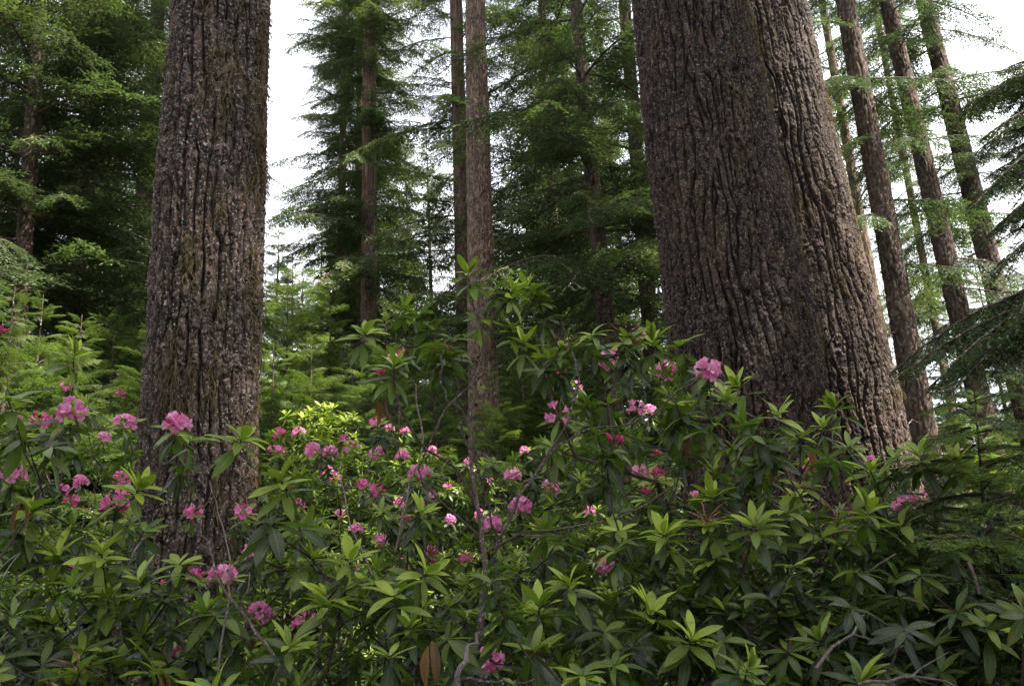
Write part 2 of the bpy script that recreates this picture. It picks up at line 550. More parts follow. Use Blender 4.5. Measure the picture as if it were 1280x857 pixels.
    # wood: axis and thin side twigs
    g = Geo()
    g.add(*tube(ax, np.linspace(0.011, 0.003, n) * L ** 0.6 * 1.3, 4))
    for k in range(0, ns, 1):
        e = P[k] + D[k] * ln[k] * 0.85
        e[2] -= sag * ln[k] * 0.7
        g.add(*tube([P[k], (P[k] + e) / 2 + [0, 0, 0.02 * ln[k]], e], [0.004 * L ** 0.5, 0.003 * L ** 0.5, 0.0012], 3))
    Vw, Fw, Iw, _ = g.arrays()
    return (V, F, I), (Vw, Fw, Iw), L


def place_branch(geo, var, z, az, elev, length, tone, r0=0.0, roll=0.0):
    (V, F, I), (Vw, Fw, Iw), L = var
    s = length / L
    R = rz(az) @ ry(-elev) @ rx(roll)
    off = np.array([math.cos(az) * r0, math.sin(az) * r0, z])
    I2 = I.copy()
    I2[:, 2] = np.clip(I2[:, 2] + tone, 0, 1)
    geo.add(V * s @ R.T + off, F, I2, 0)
    geo.add(Vw * s @ R.T + off, Fw, Iw, 1)


def crown_mesh(name, r, variants, z0, z1, n, len_of, elev_of, mats, tone_sd=0.10, gap=0.0, tone0=0.0):
    g = Geo()
    zs = np.sort(z0 + (z1 - z0) * r.random(n))
    az = r.random() * 6.28
    for z in zs:
        f = (z - z0) / (z1 - z0)
        az += 2.4 + r.normal(0, 0.5)
        if r.random() < gap:
            continue
        place_branch(g, variants[r.integers(len(variants))], z, az, elev_of(f) + r.normal(0, 0.10), len_of(f) * r.uniform(0.65, 1.12),
                     tone0 + r.normal(0, tone_sd), 0.05, r.normal(0, 0.15))
    return g.mesh(name, mats)


rb = np.random.default_rng(77)
# mid-distance sprays, far sprays, near (fine) sprays
BV_MID = [branch_variant(rb, 3.0, 0.12, 0.10, 0.075, 0.021, 0.040, rise=0.12, droop=rb.uniform(0.25, 0.5), hang=0.35) for _ in range(5)]
BV_FIR = [branch_variant(rb, 3.0, 0.13, 0.11, 0.095, 0.028, 0.047, rise=0.05, droop=rb.uniform(0.1, 0.35), hang=0.5, width=0.36) for _ in range(5)]
BV_FAR = [branch_variant(rb, 3.0, 0.20, 0.20, 0.19, 0.070, 0.10, rise=0.1, droop=rb.uniform(0.2, 0.45), hang=0.35) for _ in range(4)]
BV_YOUNG = [branch_variant(rb, 1.6, 0.085, 0.075, 0.060, 0.022, 0.034, rise=0.25, droop=rb.uniform(0.3, 0.5), hang=0.25) for _ in range(4)]
BV_NEAR = [branch_variant(rb, 0.9, 0.045, 0.030, 0.021, 0.0062, 0.0080, rise=0.2, droop=rb.uniform(0.25, 0.5), hang=0.2, width=0.40) for _ in range(4)]
BV_OVER = [branch_variant(rb, 3.0, 0.075, 0.055, 0.045, 0.016, 0.020, rise=0.30, droop=rb.uniform(0.45, 0.6), hang=0.45, width=0.34) for _ in range(3)]

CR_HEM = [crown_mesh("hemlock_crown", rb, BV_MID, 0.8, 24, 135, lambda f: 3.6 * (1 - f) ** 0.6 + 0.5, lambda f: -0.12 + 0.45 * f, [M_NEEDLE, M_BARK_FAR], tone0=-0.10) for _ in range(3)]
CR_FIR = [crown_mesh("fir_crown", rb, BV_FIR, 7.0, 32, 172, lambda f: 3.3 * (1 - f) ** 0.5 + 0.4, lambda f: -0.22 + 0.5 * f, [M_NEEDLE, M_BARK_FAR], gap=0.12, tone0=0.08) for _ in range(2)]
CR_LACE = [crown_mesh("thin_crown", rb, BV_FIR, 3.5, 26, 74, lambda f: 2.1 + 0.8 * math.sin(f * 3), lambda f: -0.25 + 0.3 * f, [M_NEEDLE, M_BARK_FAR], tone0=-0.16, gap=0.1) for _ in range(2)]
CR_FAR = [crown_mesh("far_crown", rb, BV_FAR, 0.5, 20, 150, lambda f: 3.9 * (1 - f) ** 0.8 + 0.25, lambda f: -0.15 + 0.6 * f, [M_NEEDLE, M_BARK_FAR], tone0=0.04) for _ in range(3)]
CR_YOUNG = [crown_mesh("young_crown", rb, BV_YOUNG, 0.2, 6.0, 120, lambda f: 1.85 * (1 - f) ** 0.75 + 0.2, lambda f: 0.0 + 0.5 * f, [M_NEEDLE_LIGHT, M_BARK_FAR], tone0=0.08) for _ in range(3)]
CR_HIGH = [crown_mesh("high_crown", rb, BV_MID, 32, 48, 75, lambda f: 4.6 * (1 - f) ** 0.5 + 0.6, lambda f: -0.15 + 0.5 * f, [M_NEEDLE, M_BARK_FAR]) for _ in range(1)]

CR_SHADE = crown_mesh("high_crown", rb, BV_MID, 14, 42, 150, lambda f: 4.6 * (1 - f) ** 0.4 + 0.6, lambda f: -0.15 + 0.5 * f, [M_NEEDLE, M_BARK_FAR])  # dense crown for the unseen trees added to cast shade


def conifer(name, label, pa, pb, dist, crown, mat, cat="tree", group=None, top=28.0, cols=40, dz=0.05, z_dense=14, depth=0.02, ridge=(0.09, 0.4), seed=1, cscale=1.0, yaw=None, cz=0.0, flare=0.25):
    base, tilt, rf = axis_from_pixels(pa, pb, dist)
    o = thing(name, label, cat, base, group)
    o.rotation_euler = (tilt[0], tilt[1], 0)
    me, Vg, Z, hh = trunk_mesh("trunk", mat, rf, z_dense, top, cols, dz, seed, ridge, depth, flare)
    link("trunk", me, o)
    rr = np.random.default_rng(seed + 900)
    for q in range(rr.integers(5, 9) if dist > 10 else 0):
        z = rr.uniform(2.5, min(13, 0.62 * dist))
        a_ = rr.random() * 6.28
        u_ = np.array([math.cos(a_), math.sin(a_), 0])
        r0 = float(rf(z)) * 0.9
        ln_ = rr.uniform(0.15, 0.9)
        gd = Geo()
        gd.add(*tube([u_ * r0 + [0, 0, z], u_ * (r0 + ln_ * .5) + [0, 0, z + rr.normal(0, .06)], u_ * (r0 + ln_) + [0, 0, z - rr.uniform(0, .25) * ln_]], [.022, .015, .005], 5, tone=rr.random()))
        link("dead_limb", gd.mesh("dead_limb", [M_BARK_FAR]), o)
    if crown is not None:
        c = link("crown", crown, o)
        c.rotation_euler = (0, 0, seed * 1.7 if yaw is None else yaw)
        c.scale = (cscale,) * 3
        c.location = (0, 0, cz)
    return o, me, Vg, Z


# ------------------------------------------------------------------ the big trunks
def big_tree(label, pa, pb, dist, mat, seed, cols, dz, ridge, depth, moss_side, moss_n, flare, lobes=0.0):
    o, me, Vg, Z = conifer("old_fir_tree", label, pa, pb, dist, CR_HIGH[0], mat, seed=seed, top=42, cols=cols, dz=dz, z_dense=9.5, depth=depth, ridge=ridge, flare=flare, cscale=1.0)
    link("moss", moss_mesh("moss", Vg, Z, moss_n, seed + 50, 9.0, side=moss_side, clumps=170), o)
    return o


big_tree("thick upright fir trunk with grey-flecked bark at the left", (249, 540, 136), (278, 0, 111), 7.2, M_BARK_BIG, 3, 640, 0.0075, (0.105, 0.55), 0.072, -0.1, 9000, 0.22)
big_tree("broadest dark furrowed fir trunk, front one of the leaning pair", (926, 430, 170), (860, 0, 135), 8.4, M_BARK_RED, 8, 760, 0.0090, (0.105, 0.62), 0.085, -0.35, 5500, 0.40, 0.02)
big_tree("fir trunk half hidden behind the broadest trunk, sunlit on its right edge", (1027, 430, 140), (938, 0, 120), 10.7, M_BARK_REAR, 14, 680, 0.0100, (0.125, 0.75), 0.068, -0.1, 5500, 0.40)

# ------------------------------------------------------------------ the forest
conifer("fir_tree", "bare straight brown trunk with sun patches in the centre, behind the tall shrub", (604, 480, 37), (594, 0, 23), 15.0, CR_HIGH[0], M_BARK_MID, seed=21, cols=150, dz=0.03, depth=0.028, ridge=(0.07, 0.3), top=38, cscale=0.9, cz=2)
conifer("fir_tree", "slim reddish fir trunk with foliage spreading to the open sky on its left", (461, 420, 20), (462, 0, 15), 25.0, CR_FIR[0], M_BARK_MID, seed=22, cols=70, dz=0.05, top=34, yaw=2.4)
conifer("fir_tree", "dark fir trunk standing just left of the bare central trunk", (580, 390, 20), (570, 0, 15), 23.0, CR_FIR[1], M_BARK_MID, seed=23, cols=60, dz=0.05, top=34, yaw=0.7)
conifer("hemlock_tree", "dark dense hemlock with drooping boughs left of the broadest trunk", (757, 400, 21), (725, 60, 15), 14.5, CR_HEM[0], M_BARK_FAR, seed=24, cols=60, dz=0.05, top=25, cscale=1.0)
conifer("hemlock_tree", "shadowed hemlock whose trunk nearly touches the broadest trunk", (812, 400, 20), (785, 60, 15), 18.0, CR_HEM[1], M_BARK_FAR, seed=25, cols=50, dz=0.06, top=25, cscale=1.05)
R_G = "leaning slender conifers at the right"
conifer("fir_tree", "nearest and darkest of the slender leaning trunks, beside the sunlit trunk edge", (1150, 520, 31), (1056, 0, 21), 13.0, CR_LACE[0], M_BARK_FAR, seed=31, cols=90, dz=0.04, top=28, group=R_G, cscale=0.95, cz=2.5)
conifer("fir_tree", "second slender leaning trunk, green foliage clothing its upper half", (1208, 430, 25), (1108, 0, 17), 16.0, CR_LACE[1], M_BARK_FAR, seed=32, cols=80, dz=0.05, top=28, group=R_G, cscale=0.9)
conifer("fir_tree", "outer slender leaning trunk, mossy and lighter, by the right sky", (1255, 400, 26), (1155, 0, 18), 17.5, CR_LACE[0], M_BARK_FAR, seed=33, cols=80, dz=0.05, top=28, group=R_G, cscale=0.9, yaw=1.0)
conifer("fir_tree", "thin pale trunk in the gap right of the sunlit trunk edge", (1098, 400, 13), (1034, 40, 9), 24.0, CR_LACE[1], M_BARK_MID, seed=34, cols=40, dz=0.08, top=26, group=R_G, cscale=0.9, yaw=2.0)

# left wood: dense dark hemlocks
L_G = "dense hemlocks left of the thick upright trunk"
for k, (px, d, w, lab, ci, cs) in enumerate([
    (22, 12.5, 20, "dark hemlock with a pale trunk patch at the far left", 0, 1.0),
    (95, 14.0, 20, "dark hemlock of heavy layered boughs, second from the left edge", 1, 1.05),
    (168, 19.0, 22, "paler sunlit hemlock beside the thick upright trunk", 2, 1.05),
    (-60, 15.0, 26, "hemlock at the left edge, only its boughs in view", 2, 1.0),
    (228, 24.0, 20, "hemlock standing behind the thick upright trunk", 0, 1.1),
]):
    conifer("hemlock_tree", lab, (px, 420, w), (px + 30, 0, w * 0.7), d, CR_HEM[ci], M_BARK_FAR, seed=40 + k, cols=40, dz=0.08, top=24 * cs, group=L_G, cscale=cs)

# second rank of forest; shared labels where nothing tells them apart
F_G = "far conifers filling the background"
far = [  # px at eye height, dist, top py, variant, label key
    (20, 34, -40, 0, 'l'), (70, 30, -30, 1, 'l'), (130, 38, -60, 2, 'l'), (190, 34, 20, 0, 'l'), (-40, 30, -60, 1, 'l'),
    (345, 40, 262, 1, 'g'), (392, 46, 240, 2, 'g'), (372, 33, 300, 0, 'g'), (330, 30, 315, 2, 'g'), (425, 30, 235, 1, 'g'),
    (440, 36, 90, 0, 'c'), (500, 34, 115, 1, 'c'), (535, 40, 150, 2, 'c'), (560, 33, 150, 0, 'c'), (640, 32, 185, 1, 'c'), (625, 44, 190, 0, 'c'), (672, 38, 190, 2, 'c'),
    (700, 28, 150, 0, 'c'), (770, 30, -60, 1, 'c'), (820, 36, -80, 2, 'c'), (740, 40, -40, 0, 'c'),
    (1090, 44, 340, 1, 'r'), (1130, 50, 360, 2, 'r'), (1180, 42, 330, 0, 'r'), (1235, 48, 330, 1, 'r'), (1290, 40, 280, 2, 'r'), (1340, 44, 250, 0, 'r'),
]
FAR_LABEL = {'l': "far conifer seen between the boughs of the dark left wood",
             'g': "distant green conifer below the open sky right of the thick upright trunk",
             'c': "background conifer crowding behind the central trunks",
             'r': "small distant conifer against white sky beyond the leaning trunks"}
for k, (px, d, tpy, ci, key) in enumerate(far):
    top = at(px, tpy, d)
    b = at(px, 690, d)
    o = thing("far_conifer", FAR_LABEL[key], "tree", (b[0] + rng.normal(0, .3), d, 0), F_G)
    h = max(5.0, top[2])
    sc = h / 20.3
    o.rotation_euler = (rng.normal(0, 0.015), rng.normal(0, 0.015), 0)
    g = Geo()
    g.add(*tube([[0, 0, -.3], [0, 0, h * .5], [0, 0, h * .99]], [h * .0075, h * .005, 0.01], 9))
    link("trunk", g.mesh("trunk", [M_BARK_FAR]), o)
    c = link("crown", CR_FAR[ci], o)
    c.scale = (sc ** 0.75, sc ** 0.75, sc)
    c.rotation_euler = (0, 0, k * 1.3)

# thin trunks
for k, (px, d, w, pt, lab) in enumerate([
    (424, 27.0, 10, 428, "thin pole-like trunk left of the slim reddish fir"),
    (446, 29.0, 10, 449, "thin shaded trunk touching the slim reddish fir's left side"),
    (700, 22.0, 12, 688, "thin dim trunk between the bare central trunk and the dark hemlock"),
    (1172, 30.0, 9, 1130, "thin far trunk between the second and outer leaning trunks"),
]):
    conifer("fir_tree", lab, (px, 420, w), (pt, 200, w * 0.85), d, CR_FIR[k % 2], M_BARK_MID, seed=60 + k, cols=28, dz=0.12, top=32, group="thin background firs", cscale=0.9, cz=3.0)

# young hemlocks of the understorey
Y_G = "young light green conifers behind the shrubs"
young = [(500, 11, 462), (548, 13, 440), (628, 12, 452), (664, 14, 432), (590, 17, 405), (705, 14, 425), (740, 12, 455), (465, 13, 440), (20, 11, 360), (75, 10, 385), (120, 12, 365), (165, 11, 400), (-20, 10, 350), (50, 14, 340), (140, 15, 350),
         (335, 12, 420), (352, 16, 330), (385, 13, 410), (410, 17, 350), (372, 20, 310), (440, 15, 430), (520, 16, 420), (545, 19, 400), (485, 20, 380), (650, 17, 400), (690, 20, 380), (640, 22, 360),
         (1125, 18, 500), (1165, 15, 505), (1215, 17, 470), (1255, 13, 480)]
for k, (px, d, tpy) in enumerate(young):
    top, b = at(px, tpy, d), at(px, 690, d)
    lab = ("young light green conifer in the undergrowth left of the thick upright trunk" if px < 200 else
           "young bright green conifer right of the thick upright trunk" if px < 460 else
           "young conifer in the gap around the bare central trunk" if px < 800 else "young conifer below the leaning trunks at the right")
    o = thing("young_hemlock", lab, "young tree", (b[0], d, 0), Y_G)
    h = max(2.0, top[2])
    sc = h / 6.2
    g = Geo()
    g.add(*tube([[0, 0, -.1], [0.03, 0, h * .5], [0, 0, h * .98]], [h * .010, h * .006, 0.004], 7))
    link("trunk", g.mesh("trunk", [M_BARK_FAR]), o)
    c = link("crown", CR_YOUNG[k % 3], o)
    s = max(0.8, sc)
    c.scale = (s * 0.95, s * 0.95, sc)
    c.rotation_euler = (0, 0, k * 2.1)

# hemlock at the right whose trunk stands outside the frame
ob = at(1540, 600, 6.6)
ov = thing("hemlock_tree", "hemlock reaching in from the right edge with dark drooping boughs", "tree", (ob[0], ob[1], 0))
g = Geo()
g.add(*tube([[0, 0, -.2], [0, 0, 6], [0, 0, 14]], [.17, .13, .04], 14))
link("trunk", g.mesh("trunk", [M_BARK_FAR]), ov)
g = Geo()
for (px, py, d, el) in [(1212, 140, 6.0, .02), (1235, 215, 5.4, -.05), (1245, 300, 5.8, -.1), (1130, 465, 6.4, -.05), (1205, 500, 5.6, -.1), (1180, 455, 7.0, 0), (1262, 95, 6.5, 0.05), (1250, 395, 6.8, 0), (1222, 180, 6.3, 0), (1255, 170, 5.6, -.05), (1230, 255, 6.1, -.1), (1262, 340, 5.4, -.1), (1150, 470, 6.0, 0), (1230, 470, 6.3, 0), (1208, 150, 6.6, 0), (1216, 200, 6.9, -.05), (1240, 232, 6.6, -.05), (1238, 280, 6.2, -.1), (1252, 120, 5.8, 0), (1270, 200, 6.0, 0), (1272, 300, 6.4, 0), (1200, 460, 5.6, 0), (1160, 500, 6.4, -.05), (1240, 430, 5.4, -.05)]:
    tip = at(px, py, d) - np.array([ob[0], ob[1], 0])
    ln = math.hypot(tip[0], tip[1])
    az = math.atan2(tip[1], tip[0])
    place_branch(g, BV_OVER[rb.integers(3)], tip[2] + ln * 0.2 - ln * el, az, el, ln, -0.12, 0.1, rb.normal(0, .2))
for k in range(48):
    z = rb.uniform(1.0, 13.5)
    az = rb.uniform(-1.2, 1.2)
    place_branch(g, BV_OVER[rb.integers(3)], z, az, rb.normal(-.02, .1), 2.5 * (1 - z / 15) + .6, -0.08, 0.1, rb.normal(0, .2))
link("crown", g.mesh("crown", [M_NEEDLE, M_BARK_FAR]), ov)

# hemlock saplings, near right
for (px, d, tpy, lab) in [(1246, 2.75, 472, "hemlock sapling with soft flat sprays at the right edge of the shrubs"),
                          (1172, 3.1, 588, "lower hemlock sapling with pale spray tips in front of the leaning trunks")]:
    b, top = at(px, 690, d), at(px, tpy, d)
    h = top[2]
    o = thing("hemlock_sapling", lab, "young tree", (b[0], d, 0))
    g = Geo()
    g.add(*tube([[0, 0, -.05], [.03, 0, h * .4], [0, 0.02, h * .8], [0.04, 0, h]], [.016, .011, .006, .002], 7))
    link("trunk", g.mesh("trunk", [M_STEM]), o)
    g = Geo()
    az = rb.random() * 6
    for z in np.linspace(0.75, h * 0.97, 64):
        az += 2.4 + rb.normal(0, .4)
        f = z / h
        place_branch(g, BV_NEAR[rb.integers(4)], z, az, rb.normal(0.02, .12), (1.05 * (1 - f) ** 0.7 + .12), 0.05 + rb.normal(0, .08), .01, rb.normal(0, .2))
    link("crown", g.mesh("crown", [M_NEEDLE_LIGHT, M_STEM]), o)

# unseen tall trees, added and sized to shade the shrubs and big trunks
for (perp, al, s, lab) in [(2.0, 13, 1.0, 'a'), (1.4, 20, 1.0, 'b'), (8.3, 16, 0.52, 'd'), (9.9, 19, 0.34, 'f'), (4.5, 14.5, 0.6, 'e')]:
    x, y = al * .906 + perp * .42, -al * .42 + perp * .906
    o = thing("unseen_shade_conifer", "unseen tall conifer added to shade the shrubs and big trunks", "tree", (x, y, 0), "unseen tall conifers added for shade")
    g = Geo()
    g.add(*tube([[0, 0, -.3], [0, 0, 20], [0, 0, 42]], [.5, .36, .04], 14))
    link("trunk", g.mesh("trunk", [M_BARK_FAR]), o)
    c = link("crown", CR_SHADE, o)
    c.scale = (s, s, 1.15 if s < .7 else 1)
    c.rotation_euler = (0, 0, x * 1.9)
for (x, y, ci) in [(-7.5, -6.5, 0), (-1.5, -9, 1), (5.5, -8, 2), (-12, -1.5, 1), (-3, -14, 2), (10, -12, 0)]:  # more unseen trees, added to cut the sky light from behind
    o = thing("unseen_shade_conifer", "unseen tall conifer added to shade the shrubs and big trunks", "tree", (x, y, 0), "unseen tall conifers added for shade")
    g = Geo()
    g.add(*tube([[0, 0, -.3], [0, 0, 12], [0, 0, 24.5]], [.32, .2, .02], 12))
    link("trunk", g.mesh("trunk", [M_BARK_FAR]), o)
    c = link("crown", CR_HEM[ci], o)
    c.scale = (1.1, 1.1, 1)
    c.rotation_euler = (0, 0, x * 2.3)

# ------------------------------------------------------------------ rhododendrons
def leaf_geo(L, W, curl, fold, rows, th0=0.0, twist=0.0):
    t = np.linspace(0, 1, rows)
    w = 0.5 * W * np.maximum(np.sin(PI * np.clip(t, 0, 1) ** 0.92) ** 0.72, 0.05)
    w[0] = 0.06 * W
    w[-1] = 0.03 * W
    th = th0 - curl * t
    dx, dz = np.cos(th), np.sin(th)
    x = np.concatenate([[0], np.cumsum((dx[1:] + dx[:-1]) / 2)]) * L / (rows - 1)
    z = np.concatenate([[0], np.cumsum((dz[1:] + dz[:-1]) / 2)]) * L / (rows - 1)
    wav = 0.06 * W * np.sin(t * 9 + curl * 20)
    V = np.zeros((rows, 3, 3))
    V[:, :, 0], V[:, :, 2] = x[:, None], z[:, None]
    V[:, 0, 1], V[:, 2, 1] = -w, w
    V[:, 0, 2] += fold * w + wav * twist
    V[:, 2, 2] += fold * w - wav * twist
    I = np.zeros((rows, 3, 3))
    I[:, 0, 0], I[:, 2, 0] = -1, 1
    I[:, :, 1] = t[:, None]
    k = np.arange(rows - 1)[:, None] * 3
    F = np.concatenate([k + [0, 3, 4, 1], k + [1, 4, 5, 2]], 0)
    return V.reshape(-1, 3), F, I.reshape(-1, 3)


def whorl_variant(r, kind, rows):
    g = Geo()

    def ring(n, el, L, tone, z, curl, fold, jit=0.18):
        a0 = r.random() * 6.28
        for k in range(n):
            ln = r.uniform(*L)
            V, F, I = leaf_geo(ln, ln * r.uniform(0.24, 0.32), r.uniform(*curl), r.uniform(*fold), rows, twist=r.uniform(-1, 1))
            R = rz(a0 + 2.4 * k + r.normal(0, jit)) @ ry(-math.radians(r.uniform(*el))) @ rx(r.normal(0, 0.22))
            I = I.copy()
            I[:, 2] = np.clip(r.uniform(*tone), 0, 1)
            V = V @ R.T + np.array([0, 0, z + r.uniform(-.006, .006)])
            V += (R @ np.array([0.004, 0, 0]))
            g.add(V, F, I)
    if kind == 'new':      # fresh upright leaves above a skirt of older ones
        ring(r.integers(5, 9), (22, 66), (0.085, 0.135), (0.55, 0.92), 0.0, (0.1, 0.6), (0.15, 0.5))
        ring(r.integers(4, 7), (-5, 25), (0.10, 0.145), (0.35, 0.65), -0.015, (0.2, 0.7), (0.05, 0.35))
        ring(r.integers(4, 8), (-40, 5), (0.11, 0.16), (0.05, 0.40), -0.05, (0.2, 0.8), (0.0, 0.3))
    elif kind == 'open':
        ring(r.integers(7, 11), (-8, 38), (0.09, 0.145), (0.28, 0.68), 0.0, (0.2, 0.8), (0.05, 0.4))
        ring(r.integers(4, 7), (-45, 0), (0.10, 0.155), (0.05, 0.4), -0.04, (0.2, 0.8), (0.0, 0.3))
    elif kind == 'old':
        ring(r.integers(6, 10), (-25, 22), (0.10, 0.155), (0.05, 0.42), 0.0, (0.2, 0.9), (0.0, 0.3))
        ring(r.integers(3, 6), (-65, -20), (0.10, 0.15), (0.0, 0.3), -0.03, (0.1, 0.6), (0.0, 0.3))
    else:                  # droop
        ring(r.integers(3, 6), (10, 45), (0.07, 0.11), (0.4, 0.7), 0.0, (0.1, 0.5), (0.1, 0.4))
        ring(r.integers(6, 9), (-78, -35), (0.13, 0.18), (0.0, 0.22), -0.01, (0.0, 0.5), (0.0, 0.25))
    V, F, I, _ = g.arrays()
    return V, F, I


rs = np.random.default_rng(9)
LEAF = 0.64
WH = {(k, lod): [whorl_variant(rs, k, rows) for _ in range(8)] for k in ('new', 'open', 'old', 'droop') for lod, rows in (('hi', 8), ('lo', 5))}


def frame_of(d, yaw):
    d = d / np.linalg.norm(d)
    ref = np.array([1.0, 0, 0]) if abs(d[0]) < 0.8 else np.array([0, 1.0, 0])
    a = np.cross(ref, d)
    a /= np.linalg.norm(a)
    b = np.cross(d, a)
    return np.stack([a, b, d], 1) @ rz(yaw)


# flowers -----------------------------------------------------------
def flower_geo(r, size, tone, openness=1.0):
    g = Geo()
    nt_, na = 6, 5
    t = np.linspace(0, 1, nt_)
    for k in range(5):
        a0 = k * 2 * PI / 5 + r.normal(0, .08)
        half = np.array([.62, .60, .56, .60, .52, .26]) * r.uniform(0.9, 1.08)
        rad = np.array([.003, .006, .0105, .0185, .0255, .030]) * size * (0.45 + 0.55 * openness) * r.uniform(.92, 1.08)
        z = np.array([0, .010, .019, .0265, .0300, .0295 + r.normal(0, .003)]) * size
        s = np.linspace(-1, 1, na)
        A = a0 + half[:, None] * s[None]
        ruff = 0.0022 * size * np.sin(s[None] * 5 + t[:, None] * 7 + r.random() * 6) * t[:, None]
        rr = rad[:, None] * (1 - 0.10 * s[None] ** 2 * t[:, None])
        V = np.stack([np.cos(A) * rr, np.sin(A) * rr, z[:, None] + ruff - 0.002 * s[None] ** 2], -1).reshape(-1, 3)
        i = np.arange(nt_ - 1)[:, None] * na
        j = np.arange(na - 1)[None]
        F = np.stack([i + j, i + j + 1, i + na + j + 1, i + na + j], -1).reshape(-1, 4)
        I = np.zeros((len(V), 3))
        I[:, 2] = np.clip(tone + 0.16 * (0.5 - np.repeat(t, na)) + r.normal(0, .05), 0, 1)
        g.add(V, F, I)
    for k in range(5):
        a = r.random() * 6.28
        g.add(*tube([[0, 0, .008], [.004 * math.cos(a), .004 * math.sin(a), .022 * size], [.009 * math.cos(a), .009 * math.sin(a), .034 * size]], [.0006, .0005, .0009], 3, tone=1.0))
    return g.arrays()[:3]


def bud_geo(r, size, tone):
    t = np.linspace(0, 1, 6)
    rad = np.array([.002, .005, .0075, .0075, .0045, .0008]) * size
    V, F, I = tube(np.stack([t * 0, t * 0, t * .030 * size], -1), rad, 6, tone=tone)
    I[:, 2] = np.clip(I[:, 2] + 0.2 * (0.5 - np.repeat(t, 6)), 0, 1)
    return V, F, I


def truss_mesh(r, kind):
    g = Geo()
    n = {'full': 12, 'mixed': 11, 'bud': 9, 'sparse': 5, 'spent': 11}[kind]
    for k in range(n):
        f = (k + 0.5) / n
        el = math.asin(-0.25 + 1.2 * (1 - f)) if -0.25 + 1.2 * (1 - f) < 1 else PI / 2
        az = 2.4 * k + r.normal(0, .2)
        if kind == 'sparse':
            el -= 0.3
        if kind == 'bud':
            el = el * 0.4 + 0.85
        d = np.array([math.cos(el) * math.cos(az), math.cos(el) * math.sin(az), math.sin(el)])
        st = r.uniform(.022, .042) if kind != 'spent' else r.uniform(.03, .055)
        p = d * st
        mid = d * st * .5 + np.array([0, 0, .004])
        g.add(*tube([[0, 0, -.008], mid, p], [.0011, .0009, .0010], 4, tone=r.random()), mat=1)
        if kind == 'spent':
            g.add(*tube([p, p + d * .012, p + d * .03 + r.normal(0, .007, 3)], [.0022, .0012, .0006], 4, tone=r.random()), mat=1)
            continue
        R = frame_of(d + r.normal(0, .12, 3), r.random() * 6)
        is_bud = kind == 'bud' or (kind == 'mixed' and r.random() < 0.45) or (kind == 'full' and r.random() < 0.06)
        if is_bud:
            V, F, I = bud_geo(r, r.uniform(.8, 1.15), r.uniform(0.0, 0.28))
        else:
            V, F, I = flower_geo(r, r.uniform(.85, 1.12), r.uniform(.55, .98) if kind == 'full' else r.uniform(.35, .8), r.uniform(.7, 1))
        g.add(V @ R.T + p, F, I)
    return g.mesh("flower_cluster" if kind != 'spent' else "spent_flower", [M_PETAL, M_SPENT])


TRUSS = {k: [truss_mesh(rs, k) for _ in range(n)] for k, n in (('full', 5), ('mixed', 5), ('bud', 3), ('sparse', 4), ('spent', 3))}

# what the photo shows, flower by flower: (px, py, size px, kind)
FLOWERS = [(92, 508, 44, 'full'), (50, 521, 36, 'mixed'), (18, 520, 26, 'mixed'), (85, 480, 16, 'sparse'), (152, 489, 20, 'mixed'), (156, 523, 32, 'full'), (132, 544, 22, 'full'),
           (221, 523, 42, 'full'), (16, 587, 40, 'full'), (101, 598, 24, 'full'), (152, 597, 26, 'mixed'), (88, 622, 26, 'mixed'), (144, 625, 40, 'mixed'), (244, 636, 30, 'mixed'),
           (306, 634, 32, 'mixed'), (320, 682, 36, 'full'), (247, 715, 28, 'mixed'), (278, 712, 40, 'full'), (327, 760, 34, 'full'), (214, 814, 20, 'bud'), (380, 770, 26, 'sparse'),
           (418, 773, 18, 'sparse'), (348, 540, 20, 'mixed'), (372, 538, 18, 'full'), (345, 560, 26, 'mixed'), (390, 560, 24, 'full'), (412, 562, 24, 'full'), (407, 586, 18, 'full'), (371, 628, 22, 'mixed'),
           (3, 414, 14, 'bud'), (470, 523, 26, 'mixed'), (486, 533, 17, 'mixed'), (492, 445, 16, 'sparse'), (503, 440, 12, 'bud'), (475, 467, 14, 'bud'), (557, 436, 14, 'bud'), (470, 563, 26, 'full'),
           (504, 566, 20, 'full'), (525, 588, 32, 'mixed'), (452, 602, 26, 'mixed'), (474, 608, 28, 'mixed'), (445, 658, 20, 'full'), (477, 672, 22, 'full'), (563, 646, 18, 'full'), (615, 652, 30, 'full'),
           (598, 640, 18, 'mixed'), (652, 628, 28, 'full'), (640, 592, 24, 'full'), (690, 605, 24, 'full'), (538, 690, 24, 'mixed'), (580, 693, 26, 'mixed'), (612, 822, 38, 'full'), (737, 635, 18, 'sparse'),
           (757, 705, 26, 'full'), (810, 614, 16, 'bud'), (886, 456, 44, 'full'), (833, 461, 34, 'full'), (762, 446, 36, 'full'), (797, 415, 18, 'sparse'), (695, 511, 38, 'sparse'), (722, 480, 16, 'sparse'),
           (793, 505, 24, 'sparse'), (813, 510, 20, 'full'), (768, 550, 20, 'bud'), (820, 568, 14, 'bud'), (897, 481, 16, 'sparse'), (822, 592, 16, 'bud'), (645, 630, 24, 'full'), (700, 470, 16, 'bud'),
           (1005, 574, 18, 'sparse'), (1088, 573, 18, 'full'), (1128, 622, 34, 'sparse'), (1052, 650, 26, 'sparse'), (1145, 618, 22, 'sparse'), (430, 545, 17, 'full'), (540, 560, 16, 'full'), (585, 575, 15, 'full'),
           (505, 535, 15, 'mixed'), (655, 560, 15, 'full'), (560, 605, 18, 'mixed'), (500, 625, 17, 'full'), (425, 640, 17, 'full'), (610, 600, 15, 'full'), (1262, 840, 22, 'sparse')]
